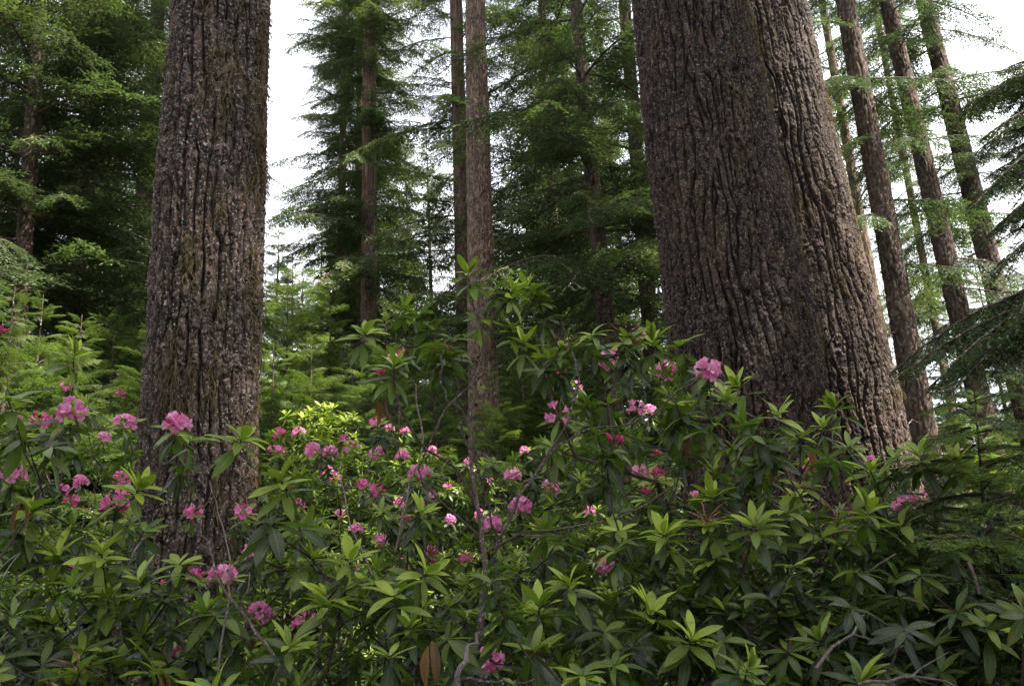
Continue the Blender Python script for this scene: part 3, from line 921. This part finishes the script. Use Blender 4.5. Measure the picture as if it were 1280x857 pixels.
SPENT = [(785, 412, 3.1), (708, 430, 3.1), (880, 638, 2.5), (1045, 638, 2.6), (1003, 598, 3.0), (820, 590, 3.0), (100, 825, 2.2), (690, 440, 3.2), (560, 432, 3.1)]
WHORLS = [(585, 342, 2.9, 'new'), (619, 362, 2.95, 'open'), (640, 366, 2.9, 'new'), (659, 360, 3.0, 'new'), (672, 372, 3.0, 'open'), (655, 430, 2.85, 'new'), (640, 412, 3.0, 'new'), (505, 386, 3.5, 'new'),
          (525, 392, 3.6, 'open'), (456, 418, 3.3, 'new'), (493, 458, 2.7, 'new'), (568, 424, 3.2, 'open'), (545, 430, 3.1, 'old'), (600, 400, 2.95, 'open'), (700, 436, 3.0, 'open'), (680, 462, 3.0, 'old'),
          (816, 428, 3.1, 'new'), (850, 432, 3.2, 'open'), (780, 428, 3.1, 'open'), (740, 420, 3.1, 'open'), (922, 482, 3.2, 'new'), (907, 500, 3.0, 'new'), (892, 528, 2.9, 'open'), (855, 520, 3.0, 'old'), (760, 505, 3.0, 'droop'),
          (845, 505, 3.0, 'droop'), (690, 560, 3.0, 'droop'), (763, 582, 2.9, 'droop'), (972, 520, 3.1, 'new'), (1029, 535, 3.1, 'new'), (1000, 548, 3.1, 'open'), (1044, 510, 3.4, 'new'), (1088, 588, 3.0, 'new'), (1062, 560, 3.1, 'open'),
          (1150, 572, 2.8, 'new'), (1196, 580, 2.8, 'new'), (1120, 575, 2.9, 'open'), (890, 622, 2.6, 'new'), (943, 658, 2.5, 'new'), (985, 640, 2.6, 'open'), (1027, 672, 2.6, 'open'), (1085, 640, 2.7, 'new'), (1128, 656, 2.8, 'open'), (838, 672, 2.35, 'new'),
          (991, 772, 2.2, 'open'), (1233, 782, 2.1, 'open'), (864, 800, 2.05, 'new'), (985, 816, 2.1, 'old'), (532, 716, 2.15, 'new'), (712, 732, 2.0, 'new'), (674, 760, 2.05, 'new'), (625, 780, 2.2, 'open'),
          (438, 702, 2.1, 'new'), (412, 758, 2.0, 'open'), (493, 744, 2.05, 'open'), (830, 668, 2.4, 'new'), (774, 664, 2.6, 'open'), (770, 690, 2.5, 'open'), (812, 768, 2.05, 'new'), (487, 822, 1.85, 'droop'),
          (667, 815, 1.85, 'droop'), (560, 800, 1.95, 'old'), (755, 790, 2.1, 'old'), (352, 600, 2.35, 'new'), (301, 550, 2.6, 'new'), (173, 612, 2.8, 'new'), (92, 446, 2.8, 'new'), (71, 696, 2.3, 'new'), (127, 692, 2.4, 'new'),
          (135, 750, 2.2, 'new'), (176, 728, 2.5, 'new'), (224, 706, 2.6, 'open'), (179, 795, 2.3, 'new'), (240, 550, 2.6, 'open'), (102, 815, 2.1, 'open'), (15, 770, 2.1, 'open'), (408, 750, 2.1, 'new'), (390, 698, 2.2, 'new'),
          (194, 840, 2.1, 'open'), (398, 520, 7.6, 'new'), (420, 530, 7.7, 'new'), (380, 525, 7.6, 'new'), (408, 512, 7.8, 'new'), (388, 514, 7.9, 'new'), (432, 528, 7.5, 'new'), (372, 518, 7.7, 'new'), (10, 500, 2.4, 'open'), (60, 560, 2.6, 'old'), (30, 545, 2.5, 'droop'), (340, 655, 2.4, 'old'), (375, 660, 2.3, 'old'),
          (270, 770, 2.4, 'old'), (300, 800, 2.2, 'old'), (40, 640, 2.3, 'open'), (915, 560, 2.9, 'open'), (955, 590, 2.9, 'open'), (1190, 690, 2.5, 'old'), (1150, 720, 2.4, 'old'), (1070, 715, 2.4, 'old'), (925, 720, 2.3, 'old'), (890, 700, 2.3, 'open')]
DRY = [(535, 800, 1.95), (470, 500, 2.75), (484, 500, 2.75), (957, 575, 2.9), (858, 545, 3.0), (205, 838, 2.1), (30, 625, 2.4), (1010, 560, 3.0), (1215, 690, 2.7), (610, 415, 3.0)]

# (name of place, px at eye height, distance, radius, filler tips, label)
SHRUBS = [
    (600, 2.75, 0.75, 10, "tallest rhododendron, its forked dark stem rising in the centre before the bare trunk"),
    (52, 2.75, 0.75, 50, "rhododendron with the largest pink blooms at the far left"),
    (165, 3.0, 0.65, 40, "rhododendron in pink and magenta bloom just left of the thick upright trunk"),
    (262, 2.6, 0.60, 34, "rhododendron flowering low in front of the thick upright trunk"),
    (345, 2.45, 0.55, 36, "rhododendron with one large lime leaf rosette right of the thick upright trunk"),
    (480, 3.1, 0.60, 40, "slim rhododendron with red buds and hanging brown leaves left of the forked stem"),
    (760, 3.0, 0.75, 60, "broad rhododendron with pale pink blooms left of the broadest trunk"),
    (885, 3.1, 0.65, 55, "rhododendron topped by the palest pink bloom against the broadest trunk"),
    (1010, 3.0, 0.70, 60, "rhododendron with reddish spent flowers at the foot of the leaning pair"),
    (1140, 2.9, 0.65, 55, "rhododendron with faded pink flowers below the sunlit trunk edge"),
    (95, 2.15, 0.60, 60, "leafy rhododendron without blooms filling the lower left corner"),
    (230, 2.15, 0.50, 46, "rhododendron with a single red bud at the bottom left"),
    (430, 2.0, 0.55, 44, "foreground rhododendron with broad lime rosettes left of the bottom centre"),
    (560, 1.95, 0.45, 34, "foreground rhododendron with long drooping dark leaves at the bottom centre"),
    (700, 2.0, 0.45, 32, "foreground rhododendron with the largest upright lime leaves right of the forked stem"),
    (840, 2.1, 0.55, 50, "foreground rhododendron with pale green rosettes below the broadest trunk"),
    (990, 2.25, 0.60, 60, "shaded rhododendron of dark leaves at the bottom right of centre"),
    (1120, 2.2, 0.60, 46, "dim rhododendron behind the bare curved twigs at the lower right"),
    (1245, 2.25, 0.55, 46, "dark rhododendron with one pale rosette in the lower right corner"),
    (395, 7.8, 0.95, 150, "rhododendron with sunlit yellow-green rosettes beyond the lime rosette"),
    (480, 4.6, 0.85, 100, "rhododendron with many magenta blooms in the middle distance"),
    (560, 5.2, 0.90, 110, "rhododendron with small pink blooms behind the forked stem"),
    (655, 4.6, 0.80, 100, "rhododendron with lilac pink blooms right of the forked stem, in the middle distance"),
    (740, 5.6, 0.90, 110, "bright leafy rhododendron in the middle distance before the dark hemlock"),
    (810, 5.0, 0.80, 90, "middle distance rhododendron half hidden beside the broadest trunk's foot"),
    (35, 4.6, 0.9, 100, "rhododendron behind the largest pink blooms at the far left"),
    (130, 5.2, 0.9, 100, "dim rhododendron behind the blooms left of the thick upright trunk"),
    (340, 7.6, 1.0, 110, "farther rhododendron just right of the thick upright trunk"),
    (470, 8.2, 1.1, 120, "farthest rhododendron left of the bare central trunk"),
    (590, 8.8, 1.1, 120, "farthest rhododendron at the foot of the bare central trunk"),
    (710, 8.2, 1.1, 120, "farthest rhododendron before the dark hemlock's trunk"),
    (1175, 4.6, 0.9, 110, "rhododendron at the foot of the nearest leaning slender trunk"),
    (1270, 4.2, 0.9, 100, "rhododendron behind the soft hemlock sapling at the right edge"),
    (1090, 6.5, 0.8, 70, "rhododendron glimpsed between the sunlit trunk edge and the slender trunks"),
    (250, 3.9, 0.7, 50, "low rhododendron close around the thick upright trunk's foot"),
    (920, 4.3, 0.8, 80, "low rhododendron close around the broadest trunk's foot"),
]
ENV = {'near': ([0, 100, 180, 300, 330, 400, 470, 600, 700, 800, 900, 1000, 1100, 1280], [655, 660, 720, 740, 640, 650, 690, 700, 705, 700, 680, 690, 700, 690]),
       'mid': ([0, 60, 100, 150, 172, 185, 230, 300, 322, 345, 400, 470, 540, 570, 600, 680, 760, 800, 860, 900, 960, 1040, 1080, 1130, 1280], [480, 470, 470, 490, 560, 690, 710, 690, 640, 600, 580, 590, 600, 600, 590, 540, 470, 460, 465, 500, 520, 535, 570, 560, 590]),
       'far': ([0, 165, 180, 318, 330, 400, 450, 520, 560, 620, 700, 780, 835, 850, 1040, 1110, 1140, 1280], [500, 520, 690, 690, 535, 520, 545, 545, 560, 560, 545, 520, 540, 600, 640, 590, 560, 560])}


def env_ok(p):
    px, py, w = proj(p)
    if np.linalg.norm(p - CAM) < 1.75:
        return False
    if 1140 < px and w < 3.3 and py < 670:
        return False
    if np.any((np.hypot(PROT[:, 0] - px, PROT[:, 1] - py) < PROT[:, 2] + 0.055 * FPX / w) & (w < PROT[:, 3] + 0.03)):
        return False
    key = 'near' if w < 2.5 else 'mid' if w < 4.1 else 'far'
    return py > np.interp(px, *ENV[key]) + rs.uniform(-4, 30)


class Shrub:
    def __init__(self, px, d, rad, n, label):
        b = at(px, 695, d)
        d = d + (0.3 if d < 2.4 else 0)
        b = at(px, 695, d)
        self.root = np.array([b[0], d, 0.0])
        self.d, self.rad, self.n, self.label = d, rad, int(n * (1.75 if d < 2.6 else 0.95 if d < 4 else 1.35)), label
        self.tips = []          # (point, whorl kind or None, direction or None)
        self.parts = []         # (kind, point, size)
        self.paths = []         # forced stems
        self.k = 0


shrubs = [Shrub(*s) for s in SHRUBS]


PROT = []


def nearest(p):
    return min(shrubs, key=lambda s: np.hypot(*(s.root[:2] - p[:2])) / s.rad + (0.3 if s.k > 14 else 0))


def to_cam(p):
    return (CAM - p) / np.linalg.norm(CAM - p)


for (px, py, sz, kind) in FLOWERS:
    real = {'full': 0.125, 'mixed': 0.12, 'bud': 0.055, 'sparse': 0.11}[kind]
    d = float(np.clip(FPX * real / sz, 2.05, 7.0))
    if d > 3.2:
        d += 0.4
    p = at(px, py, d)
    s = nearest(p)
    s.k += 1
    PROT.append((px, py, sz * 0.55, proj(p)[2]))
    dr = np.array([0, 0, 1.0]) + to_cam(p) * rs.uniform(0.1, 0.6) + rs.normal(0, .22, 3)
    dr /= np.linalg.norm(dr)
    t = p - dr * 0.045
    s.tips.append((t, 'open' if rs.random() < .6 else 'old', dr))
    s.parts.append((kind, t + dr * 0.02, dr, sz * d / FPX / real * rs.uniform(0.72, 0.95)))
for (px, py, d) in SPENT:
    p = at(px, py, d)
    s = nearest(p)
    dr = np.array([0, 0, 1.0]) + rs.normal(0, .2, 3)
    s.tips.append((p - dr * .04, 'open', dr))
    s.parts.append(('spent', p - dr * .03, dr, 1.1))
for (px, py, d, kind) in WHORLS:
    d = d + (0.25 if d < 2.4 else 0)
    p = at(px, py, d)
    s = nearest(p)
    PROT.append((px, py, 0.02 * FPX / d, proj(p)[2]))
    dr = np.array([0, 0, 1.0]) + to_cam(p) * 0.25 + rs.normal(0, .2, 3)
    s.tips.append((p, kind, dr / np.linalg.norm(dr)))
for (px, py, d) in DRY:
    p = at(px, py, d)
    nearest(p).parts.append(('dry', p, None, 1.0))

PROT = np.array(PROT)
for k in range(26):     # the solid sunlit patch right of the thick trunk
    p = at(rs.uniform(352, 448), rs.uniform(508, 560), rs.uniform(7.3, 8.1))
    dr = np.array([0, -.15, 1.0]) + rs.normal(0, .2, 3)
    shrubs[19].tips.append((p, 'new', dr / np.linalg.norm(dr)))
# the central shrub's stems as the photo shows them: (px, py, distance)
shrubs[0].paths = [
    [(588, 857, 2.35), (600, 770, 2.45), (607, 715, 2.55), (600, 650, 2.65), (590, 590, 2.75), (588, 520, 2.8), (600, 450, 2.85), (604, 415, 2.9), (592, 385, 2.9), (587, 352, 2.9)],
    [(603, 735, 2.5), (622, 682, 2.5), (650, 620, 2.55), (685, 565, 2.65), (722, 541, 2.75), (775, 531, 2.85), (815, 520, 2.9), (850, 488, 2.95), (880, 468, 3.0)],
    [(640, 668, 2.55), (690, 662, 2.6), (745, 655, 2.65), (790, 640, 2.7), (845, 605, 2.75)],
    [(588, 520, 2.8), (560, 500, 2.9), (550, 470, 2.95), (552, 440, 3.0)],
    [(604, 430, 2.88), (618, 395, 2.9), (640, 372, 2.92)],
    [(685, 565, 2.65), (715, 520, 2.75), (722, 470, 2.85), (715, 440, 2.95)],
    [(560, 640, 2.6), (520, 585, 2.7), (560, 510, 2.75), (600, 470, 2.85), (630, 455, 2.9)],
    [(590, 600, 2.75), (530, 560, 2.7), (490, 500, 2.7), (492, 465, 2.7)],
]

TWIGS = [  # bare pale stems: (shrub index, polyline, radius)
    (3, [(372, 870, 2.2), (330, 800, 2.25), (300, 762, 2.3), (275, 728, 2.35), (262, 690, 2.4), (250, 650, 2.45)], .0065),
    (3, [(300, 762, 2.3), (308, 740, 2.3), (312, 715, 2.32)], .003),
    (3, [(272, 860, 2.3), (283, 770, 2.35), (288, 700, 2.4), (272, 640, 2.5), (262, 600, 2.5)], .004),
    (2, [(95, 800, 2.6), (104, 700, 2.7), (103, 660, 2.75), (112, 620, 2.8)], .005),
    (5, [(495, 690, 2.75), (508, 620, 2.8), (530, 560, 2.85), (522, 520, 2.9), (520, 480, 2.9)], .006),
    (5, [(465, 720, 2.6), (440, 660, 2.7), (425, 590, 2.8), (428, 560, 2.85)], .003),
    (13, [(572, 870, 1.95), (575, 830, 1.95), (590, 808, 1.98), (600, 790, 2.0)], .0095),
    (13, [(575, 850, 1.95), (610, 850, 1.95), (640, 857, 2.0), (668, 848, 2.05)], .006),
    (6, [(640, 668, 2.6), (690, 668, 2.62), (705, 675, 2.62), (728, 690, 2.62), (745, 712, 2.62)], .003),
    (9, [(1120, 690, 2.6), (1080, 720, 2.6), (1050, 690, 2.7)], .003),
]

BRANCH_LABEL = None


def attach(nodes, plen, p):
    N = np.array(nodes)
    dist = np.linalg.norm(N - p, axis=1)
    below = np.where(N[:, 2] > p[2] - 0.04, 0.6, 0.0)
    return int(np.argmin(dist + 0.25 * np.array(plen) + below))


SH_GROUP = "rhododendrons of the understorey"
for si, s in enumerate(shrubs):
    near = s.d < 4.0
    lod = 'hi' if s.d < 4.0 else 'lo'
    # filler tips over a domed crown
    tries, made = 0, 0
    s.nx = len(s.tips)
    hmax = {True: 2.3, False: 3.0}[near]
    while made < s.n and tries < s.n * 60:
        tries += 1
        a, q = rs.random() * 2 * PI, math.sqrt(rs.random())
        z = rs.uniform(0.45, hmax)
        p = np.array([s.root[0] + math.cos(a) * q * s.rad * 1.15, s.root[1] + math.sin(a) * q * s.rad, z])
        if not env_ok(p):
            continue
        made += 1
        dr = np.array([math.cos(a) * q * 0.5, math.sin(a) * q * 0.5, 1.0]) + rs.normal(0, .25, 3)
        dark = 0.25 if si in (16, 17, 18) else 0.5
        x = rs.random()
        kind = 'new' if x < dark * 0.7 else 'open' if x < dark * 0.7 + 0.35 else 'old'
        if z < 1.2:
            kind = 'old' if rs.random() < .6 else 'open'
        dr = dr / np.linalg.norm(dr)
        s.tips.append((p, kind, dr))
        if si in (19, 20, 21, 22, 23, 25, 26, 28, 29) and rs.random() < 0.055 and z > 1.5:
            s.parts.append((['full', 'mixed', 'sparse', 'bud'][rs.integers(4)], p + dr * .03, dr, rs.uniform(.6, .9)))
    o = thing("rhododendron_shrub", s.label, "shrub", s.root, SH_GROUP)
    # skeleton
    nodes, plen, cnt, paths = [s.root + [0, 0, -.05]], [0.0], [1], []
    parent = [-1]

    def add_chain(start, pts):
        ids = [start]
        for q in pts:
            parent.append(ids[-1])
            plen.append(plen[ids[-1]] + np.linalg.norm(q - nodes[ids[-1]]))
            nodes.append(np.array(q))
            cnt.append(0)
            ids.append(len(nodes) - 1)
        k = ids[-1]
        while k >= 0:
            cnt[k] += 1
            k = parent[k]
        paths.append(ids)

    heavy = {}
    for pi, path in enumerate(s.paths):
        pts = [at(*q) for q in path]
        fine = []
        for a_, b_ in zip(pts[:-1], pts[1:]):
            for f in (0, .33, .66):
                fine.append(a_ + (b_ - a_) * f + rs.normal(0, .004, 3))
        fine.append(pts[-1])
        if pi == 0:
            add_chain(0, fine)
            cnt0 = 0
        else:
            k = attach(nodes, [0] * len(nodes), fine[0])
            add_chain(k, fine[1:])
        for _ in range(3):
            k = len(nodes) - 1
            while k >= 0:
                cnt[k] += 1
                k = parent[k]
    nst = 4 if not s.paths else 0
    for k in range(nst):
        a = rs.random() * 6.28
        e = s.root + np.array([math.cos(a) * s.rad * .35, math.sin(a) * s.rad * .35, rs.uniform(.7, 1.0)])
        add_chain(0, [s.root + (e - s.root) * [f * f, f * f, f] + rs.normal(0, .012, 3) for f in (.2, .4, .6, .8, 1)])
    order = sorted(range(len(s.tips)), key=lambda i: s.tips[i][0][2])
    for i in order:
        p, kind, dr = s.tips[i]
        k = attach(nodes, plen, p)
        a_ = nodes[k]
        v = p - a_
        L_ = np.linalg.norm(v)
        nseg = max(2, int(L_ / 0.09))
        pts = []
        for f in np.linspace(0, 1, nseg + 1)[1:]:
            c = a_ + v * np.array([f ** 0.75, f ** 0.75, f ** 1.15]) + rs.normal(0, 0.012, 3) * (f < 1) * min(1, L_ * 2)
            pts.append(c)
        add_chain(k, pts)
    cnt_a = np.array(cnt, float)
    rad = np.clip(0.0019 * cnt_a ** 0.48, 0.0021, 0.0165)
    g = Geo()
    for ids in paths:
        P = np.array([nodes[k] for k in ids]) - s.root
        r_ = rad[ids].copy()
        r_[0] = min(r_[0], r_[1] * 1.25)
        g.add(*tube(P, r_, 6 if near else 4, tone=rs.random()))
    link("branches", g.mesh("branches", [M_STEM]), o)
    # leaves
    g = Geo()
    for ti_, (p, kind, dr) in enumerate(s.tips):
        if kind is None:
            continue
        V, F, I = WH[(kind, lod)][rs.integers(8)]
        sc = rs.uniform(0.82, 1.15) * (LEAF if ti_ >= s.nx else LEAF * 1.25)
        sh = (0.30 if si == 0 else 0.20) if ti_ < s.nx else (-0.14 if si in (8, 9, 16, 17, 18) else 0.02)  # lower-right shrubs: shade put into the leaf colour as a darker tone
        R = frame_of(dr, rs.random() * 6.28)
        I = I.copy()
        I[:, 2] = np.clip(I[:, 2] + rs.normal(0, .07) + (0.30 if si == 19 else 0.14 if si >= 20 and si < 33 else sh), 0, 1)  # sunlit shrub beyond the lime rosette: sunlight also put into its leaf tone
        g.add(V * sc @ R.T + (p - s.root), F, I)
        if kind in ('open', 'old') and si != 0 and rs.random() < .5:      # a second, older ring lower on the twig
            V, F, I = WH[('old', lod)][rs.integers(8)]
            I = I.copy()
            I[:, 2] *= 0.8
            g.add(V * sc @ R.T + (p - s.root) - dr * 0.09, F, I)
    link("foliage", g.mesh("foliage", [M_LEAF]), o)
    for (kind, p, dr, sc) in s.parts:
        if kind == 'dry':
            g = Geo()
            for q in range(rs.integers(1, 3)):
                V, F, I = leaf_geo(.095, .024, .5, .7, 8, twist=1)
                R = rz(rs.random() * 6) @ ry(math.radians(rs.uniform(60, 95)))
                I = I.copy()
                I[:, 2] = rs.random() * 0.65
                g.add(V @ R.T + rs.normal(0, .006, 3), F, I)
            c = link("withered_leaf", g.mesh("withered_leaf", [M_DRY]), o)
            c.location = (p - s.root).tolist()
            continue
        ms = TRUSS[kind]
        c = link("spent_flower" if kind == 'spent' else "flower_bud" if kind == 'bud' else "flower_cluster", ms[rs.integers(len(ms))], o)
        c.location = (p - s.root).tolist()
        from mathutils import Matrix
        c.rotation_euler = Matrix(frame_of(dr, rs.random() * 6.28).tolist()).to_euler()
        c.scale = (float(sc),) * 3
    for (ti, line, r0) in TWIGS:
        if ti != si:
            continue
        pts = [at(*q) - s.root for q in line]
        fine = []
        for a_, b_ in zip(pts[:-1], pts[1:]):
            for f in (0, .33, .66):
                fine.append(a_ + (b_ - a_) * f + rs.normal(0, .004, 3))
        fine.append(pts[-1])
        me = None
        g = Geo()
        g.add(*tube(fine, np.linspace(r0 * .8, r0 * .35, len(fine)), 7, tone=rs.random()))
        link("bare_stem", g.mesh("bare_stem", [M_DEAD]), o)

# fallen bare branches, lower right
for (line, subs, lab) in [
    ([(1015, 835, 2.0), (1040, 812, 2.02), (1065, 792, 2.05), (1075, 775, 2.1), (1084, 766, 2.12)], [(2, [(1092, 800, 2.05), (1118, 812, 2.05), (1130, 806, 2.1)])], "bare grey twig bending up among the dark leaves at the lower right"),
    ([(1070, 858, 1.9), (1110, 848, 1.92), (1140, 845, 1.95), (1180, 852, 2.0), (1230, 872, 2.0)], [(2, [(1150, 835, 2.0), (1185, 815, 2.1)])], "bare pale branch lying across the bottom edge at the lower right"),
    ([(1212, 702, 2.3), (1218, 725, 2.3), (1224, 742, 2.3)], [], "small pale twig hanging below the soft hemlock sapling"),
]:
    pts = [at(*q) for q in line]
    o0 = pts[0]
    g = Geo()
    fine = []
    for a_, b_ in zip(pts[:-1], pts[1:]):
        for f in (0, .5):
            fine.append(a_ + (b_ - a_) * f + rs.normal(0, .004, 3) - o0)
    fine.append(pts[-1] - o0)
    g.add(*tube(fine, np.linspace(.0045, .002, len(fine)), 6))
    for k, sub in subs:
        g.add(*tube([pts[k] - o0] + [at(*q) - o0 for q in sub], np.linspace(.0028, .0012, len(sub) + 1), 5))
    b = link("dead_branch", g.mesh("dead_branch", [M_DEAD]))
    b.location = o0.tolist()
    b['label'], b['category'] = lab, "branch"

# ------------------------------------------------------------------ forest floor
xs = np.concatenate([np.linspace(-400, -30, 40), np.linspace(-28, 28, 180), np.linspace(30, 400, 40)])
ys = np.concatenate([np.linspace(-60, -4, 20), np.linspace(-3, 45, 170), np.linspace(47, 700, 60)])
XX, YY = np.meshgrid(xs, ys)
H = 0.10 * perlin(XX * .35, YY * .35, XX * 0) + 0.05 * perlin(XX * 1.4, YY * 1.4, XX * 0 + 3) - 0.06
V = np.stack([XX, YY, H], -1).reshape(-1, 3)
nx = len(xs)
i = np.arange(len(ys) - 1)[:, None] * nx
j = np.arange(nx - 1)[None]
F = np.stack([i + j, i + j + 1, i + nx + j + 1, i + nx + j], -1).reshape(-1, 4)
mg, nt, N, L = new_mat("forest_litter")
tc = N('ShaderNodeTexCoord')
r = ramp(nt, [(0.3, (0.020, 0.014, 0.009)), (0.5, (0.05, 0.034, 0.020)), (0.62, (0.035, 0.05, 0.014)), (0.8, (0.06, 0.08, 0.02))])
L(noise_node(nt, tc.outputs['Object'], 2.3, 8, 0.7), r.inputs[0])
p = N('ShaderNodeBsdfPrincipled')
p.inputs['Roughness'].default_value = 0.95
L(r.outputs[0], p.inputs['Base Color'])
bp = N('ShaderNodeBump')
bp.inputs['Distance'].default_value = 0.05
L(noise_node(nt, tc.outputs['Object'], 14, 6, .7), bp.inputs['Height'])
L(bp.outputs[0], p.inputs['Normal'])
o = N('ShaderNodeOutputMaterial')
L(p.outputs[0], o.inputs[0])
gr = link("ground", quad_mesh("ground", V, F, None, None, [mg]))
gr['kind'] = "structure"

# low leafy cover between the trees, one uncountable mass
g = Geo()
spr = [WH[('old', 'lo')][k] for k in range(4)] + [WH[('open', 'lo')][k] for k in range(4)]
for k in range(1500):
    y = rs.uniform(2.5, 26)
    x = rs.uniform(-1, 1) * (y * .75 + 1)
    V, F, I = spr[rs.integers(8)]
    I = I.copy()
    I[:, 2] = np.clip(I[:, 2] * 0.8 + rs.normal(.1, .1), 0, 1)
    g.add(V * rs.uniform(1.2, 2.4) @ frame_of(np.array([0, 0, 1]) + rs.normal(0, .25, 3), rs.random() * 6).T + [x, y, rs.uniform(.05, .5)], F, I)
uc = link("undergrowth", g.mesh("undergrowth", [M_LEAF]))
uc['kind'] = "stuff"
uc['label'] = "low leafy undergrowth covering the forest floor"

# ------------------------------------------------------------------ light
SUN_EL, SUN_AZ = math.radians(58), math.radians(115)      # azimuth from +Y towards +X
sdir = np.array([math.sin(SUN_AZ) * math.cos(SUN_EL), math.cos(SUN_AZ) * math.cos(SUN_EL), math.sin(SUN_EL)])
ld = bpy.data.lights.new("sun", 'SUN')
ld.energy, ld.angle, ld.color = 5.0, math.radians(0.5), (1.0, 0.93, 0.82)
lo = bpy.data.objects.new("sun", ld)
COL.objects.link(lo)
from mathutils import Vector
lo.rotation_euler = Vector((-sdir).tolist()).to_track_quat('-Z', 'Y').to_euler()
lo.location = (20, 0, 40)

w = bpy.data.worlds.new("World")
scene.world = w
w.use_nodes = True
nt = w.node_tree
nt.nodes.clear()
N, L = nt.nodes.new, nt.links.new
sky = N('ShaderNodeTexSky')
sky.sky_type = 'NISHITA'
sky.sun_disc = False
sky.sun_elevation, sky.sun_rotation = SUN_EL, SUN_AZ
sky.air_density, sky.dust_density, sky.ozone_density = 1.0, 2.5, 1.0
tc = N('ShaderNodeTexCoord')
mp = N('ShaderNodeMapping')
mp.inputs['Scale'].default_value = (1.0, 1.0, 2.2)
L(tc.outputs['Generated'], mp.inputs['Vector'])
nz = noise_node(nt, mp.outputs[0], 1.6, 6, 0.6)
cl = ramp(nt, [(0.36, (0.35,) * 3), (0.62, (1, 1, 1))])
L(nz, cl.inputs[0])
cf = math_node(nt, 'MULTIPLY', cl.outputs[0], 0.85)
col = mix_col(nt, cf, sky.outputs[0], (9.0, 9.0, 9.2))
bg = N('ShaderNodeBackground')
bg.inputs['Strength'].default_value = 0.08
L(col, bg.inputs['Color'])
wo = N('ShaderNodeOutputWorld')
L(bg.outputs[0], wo.inputs['Surface'])

scene.view_settings.view_transform = 'Standard'
scene.view_settings.look = 'None'
scene.view_settings.exposure = 2.3
scene.view_settings.gamma = 1.0
scene.view_settings.use_curve_mapping = False
cy = scene.cycles
cy.max_bounces, cy.diffuse_bounces, cy.glossy_bounces, cy.transmission_bounces, cy.transparent_max_bounces = 6, 4, 2, 4, 4
cy.use_denoising = True
cy.denoiser = 'OPENIMAGEDENOISE'
cy.use_adaptive_sampling = True
cy.adaptive_threshold = 0.02
cy.caustics_reflective = cy.caustics_refractive = False
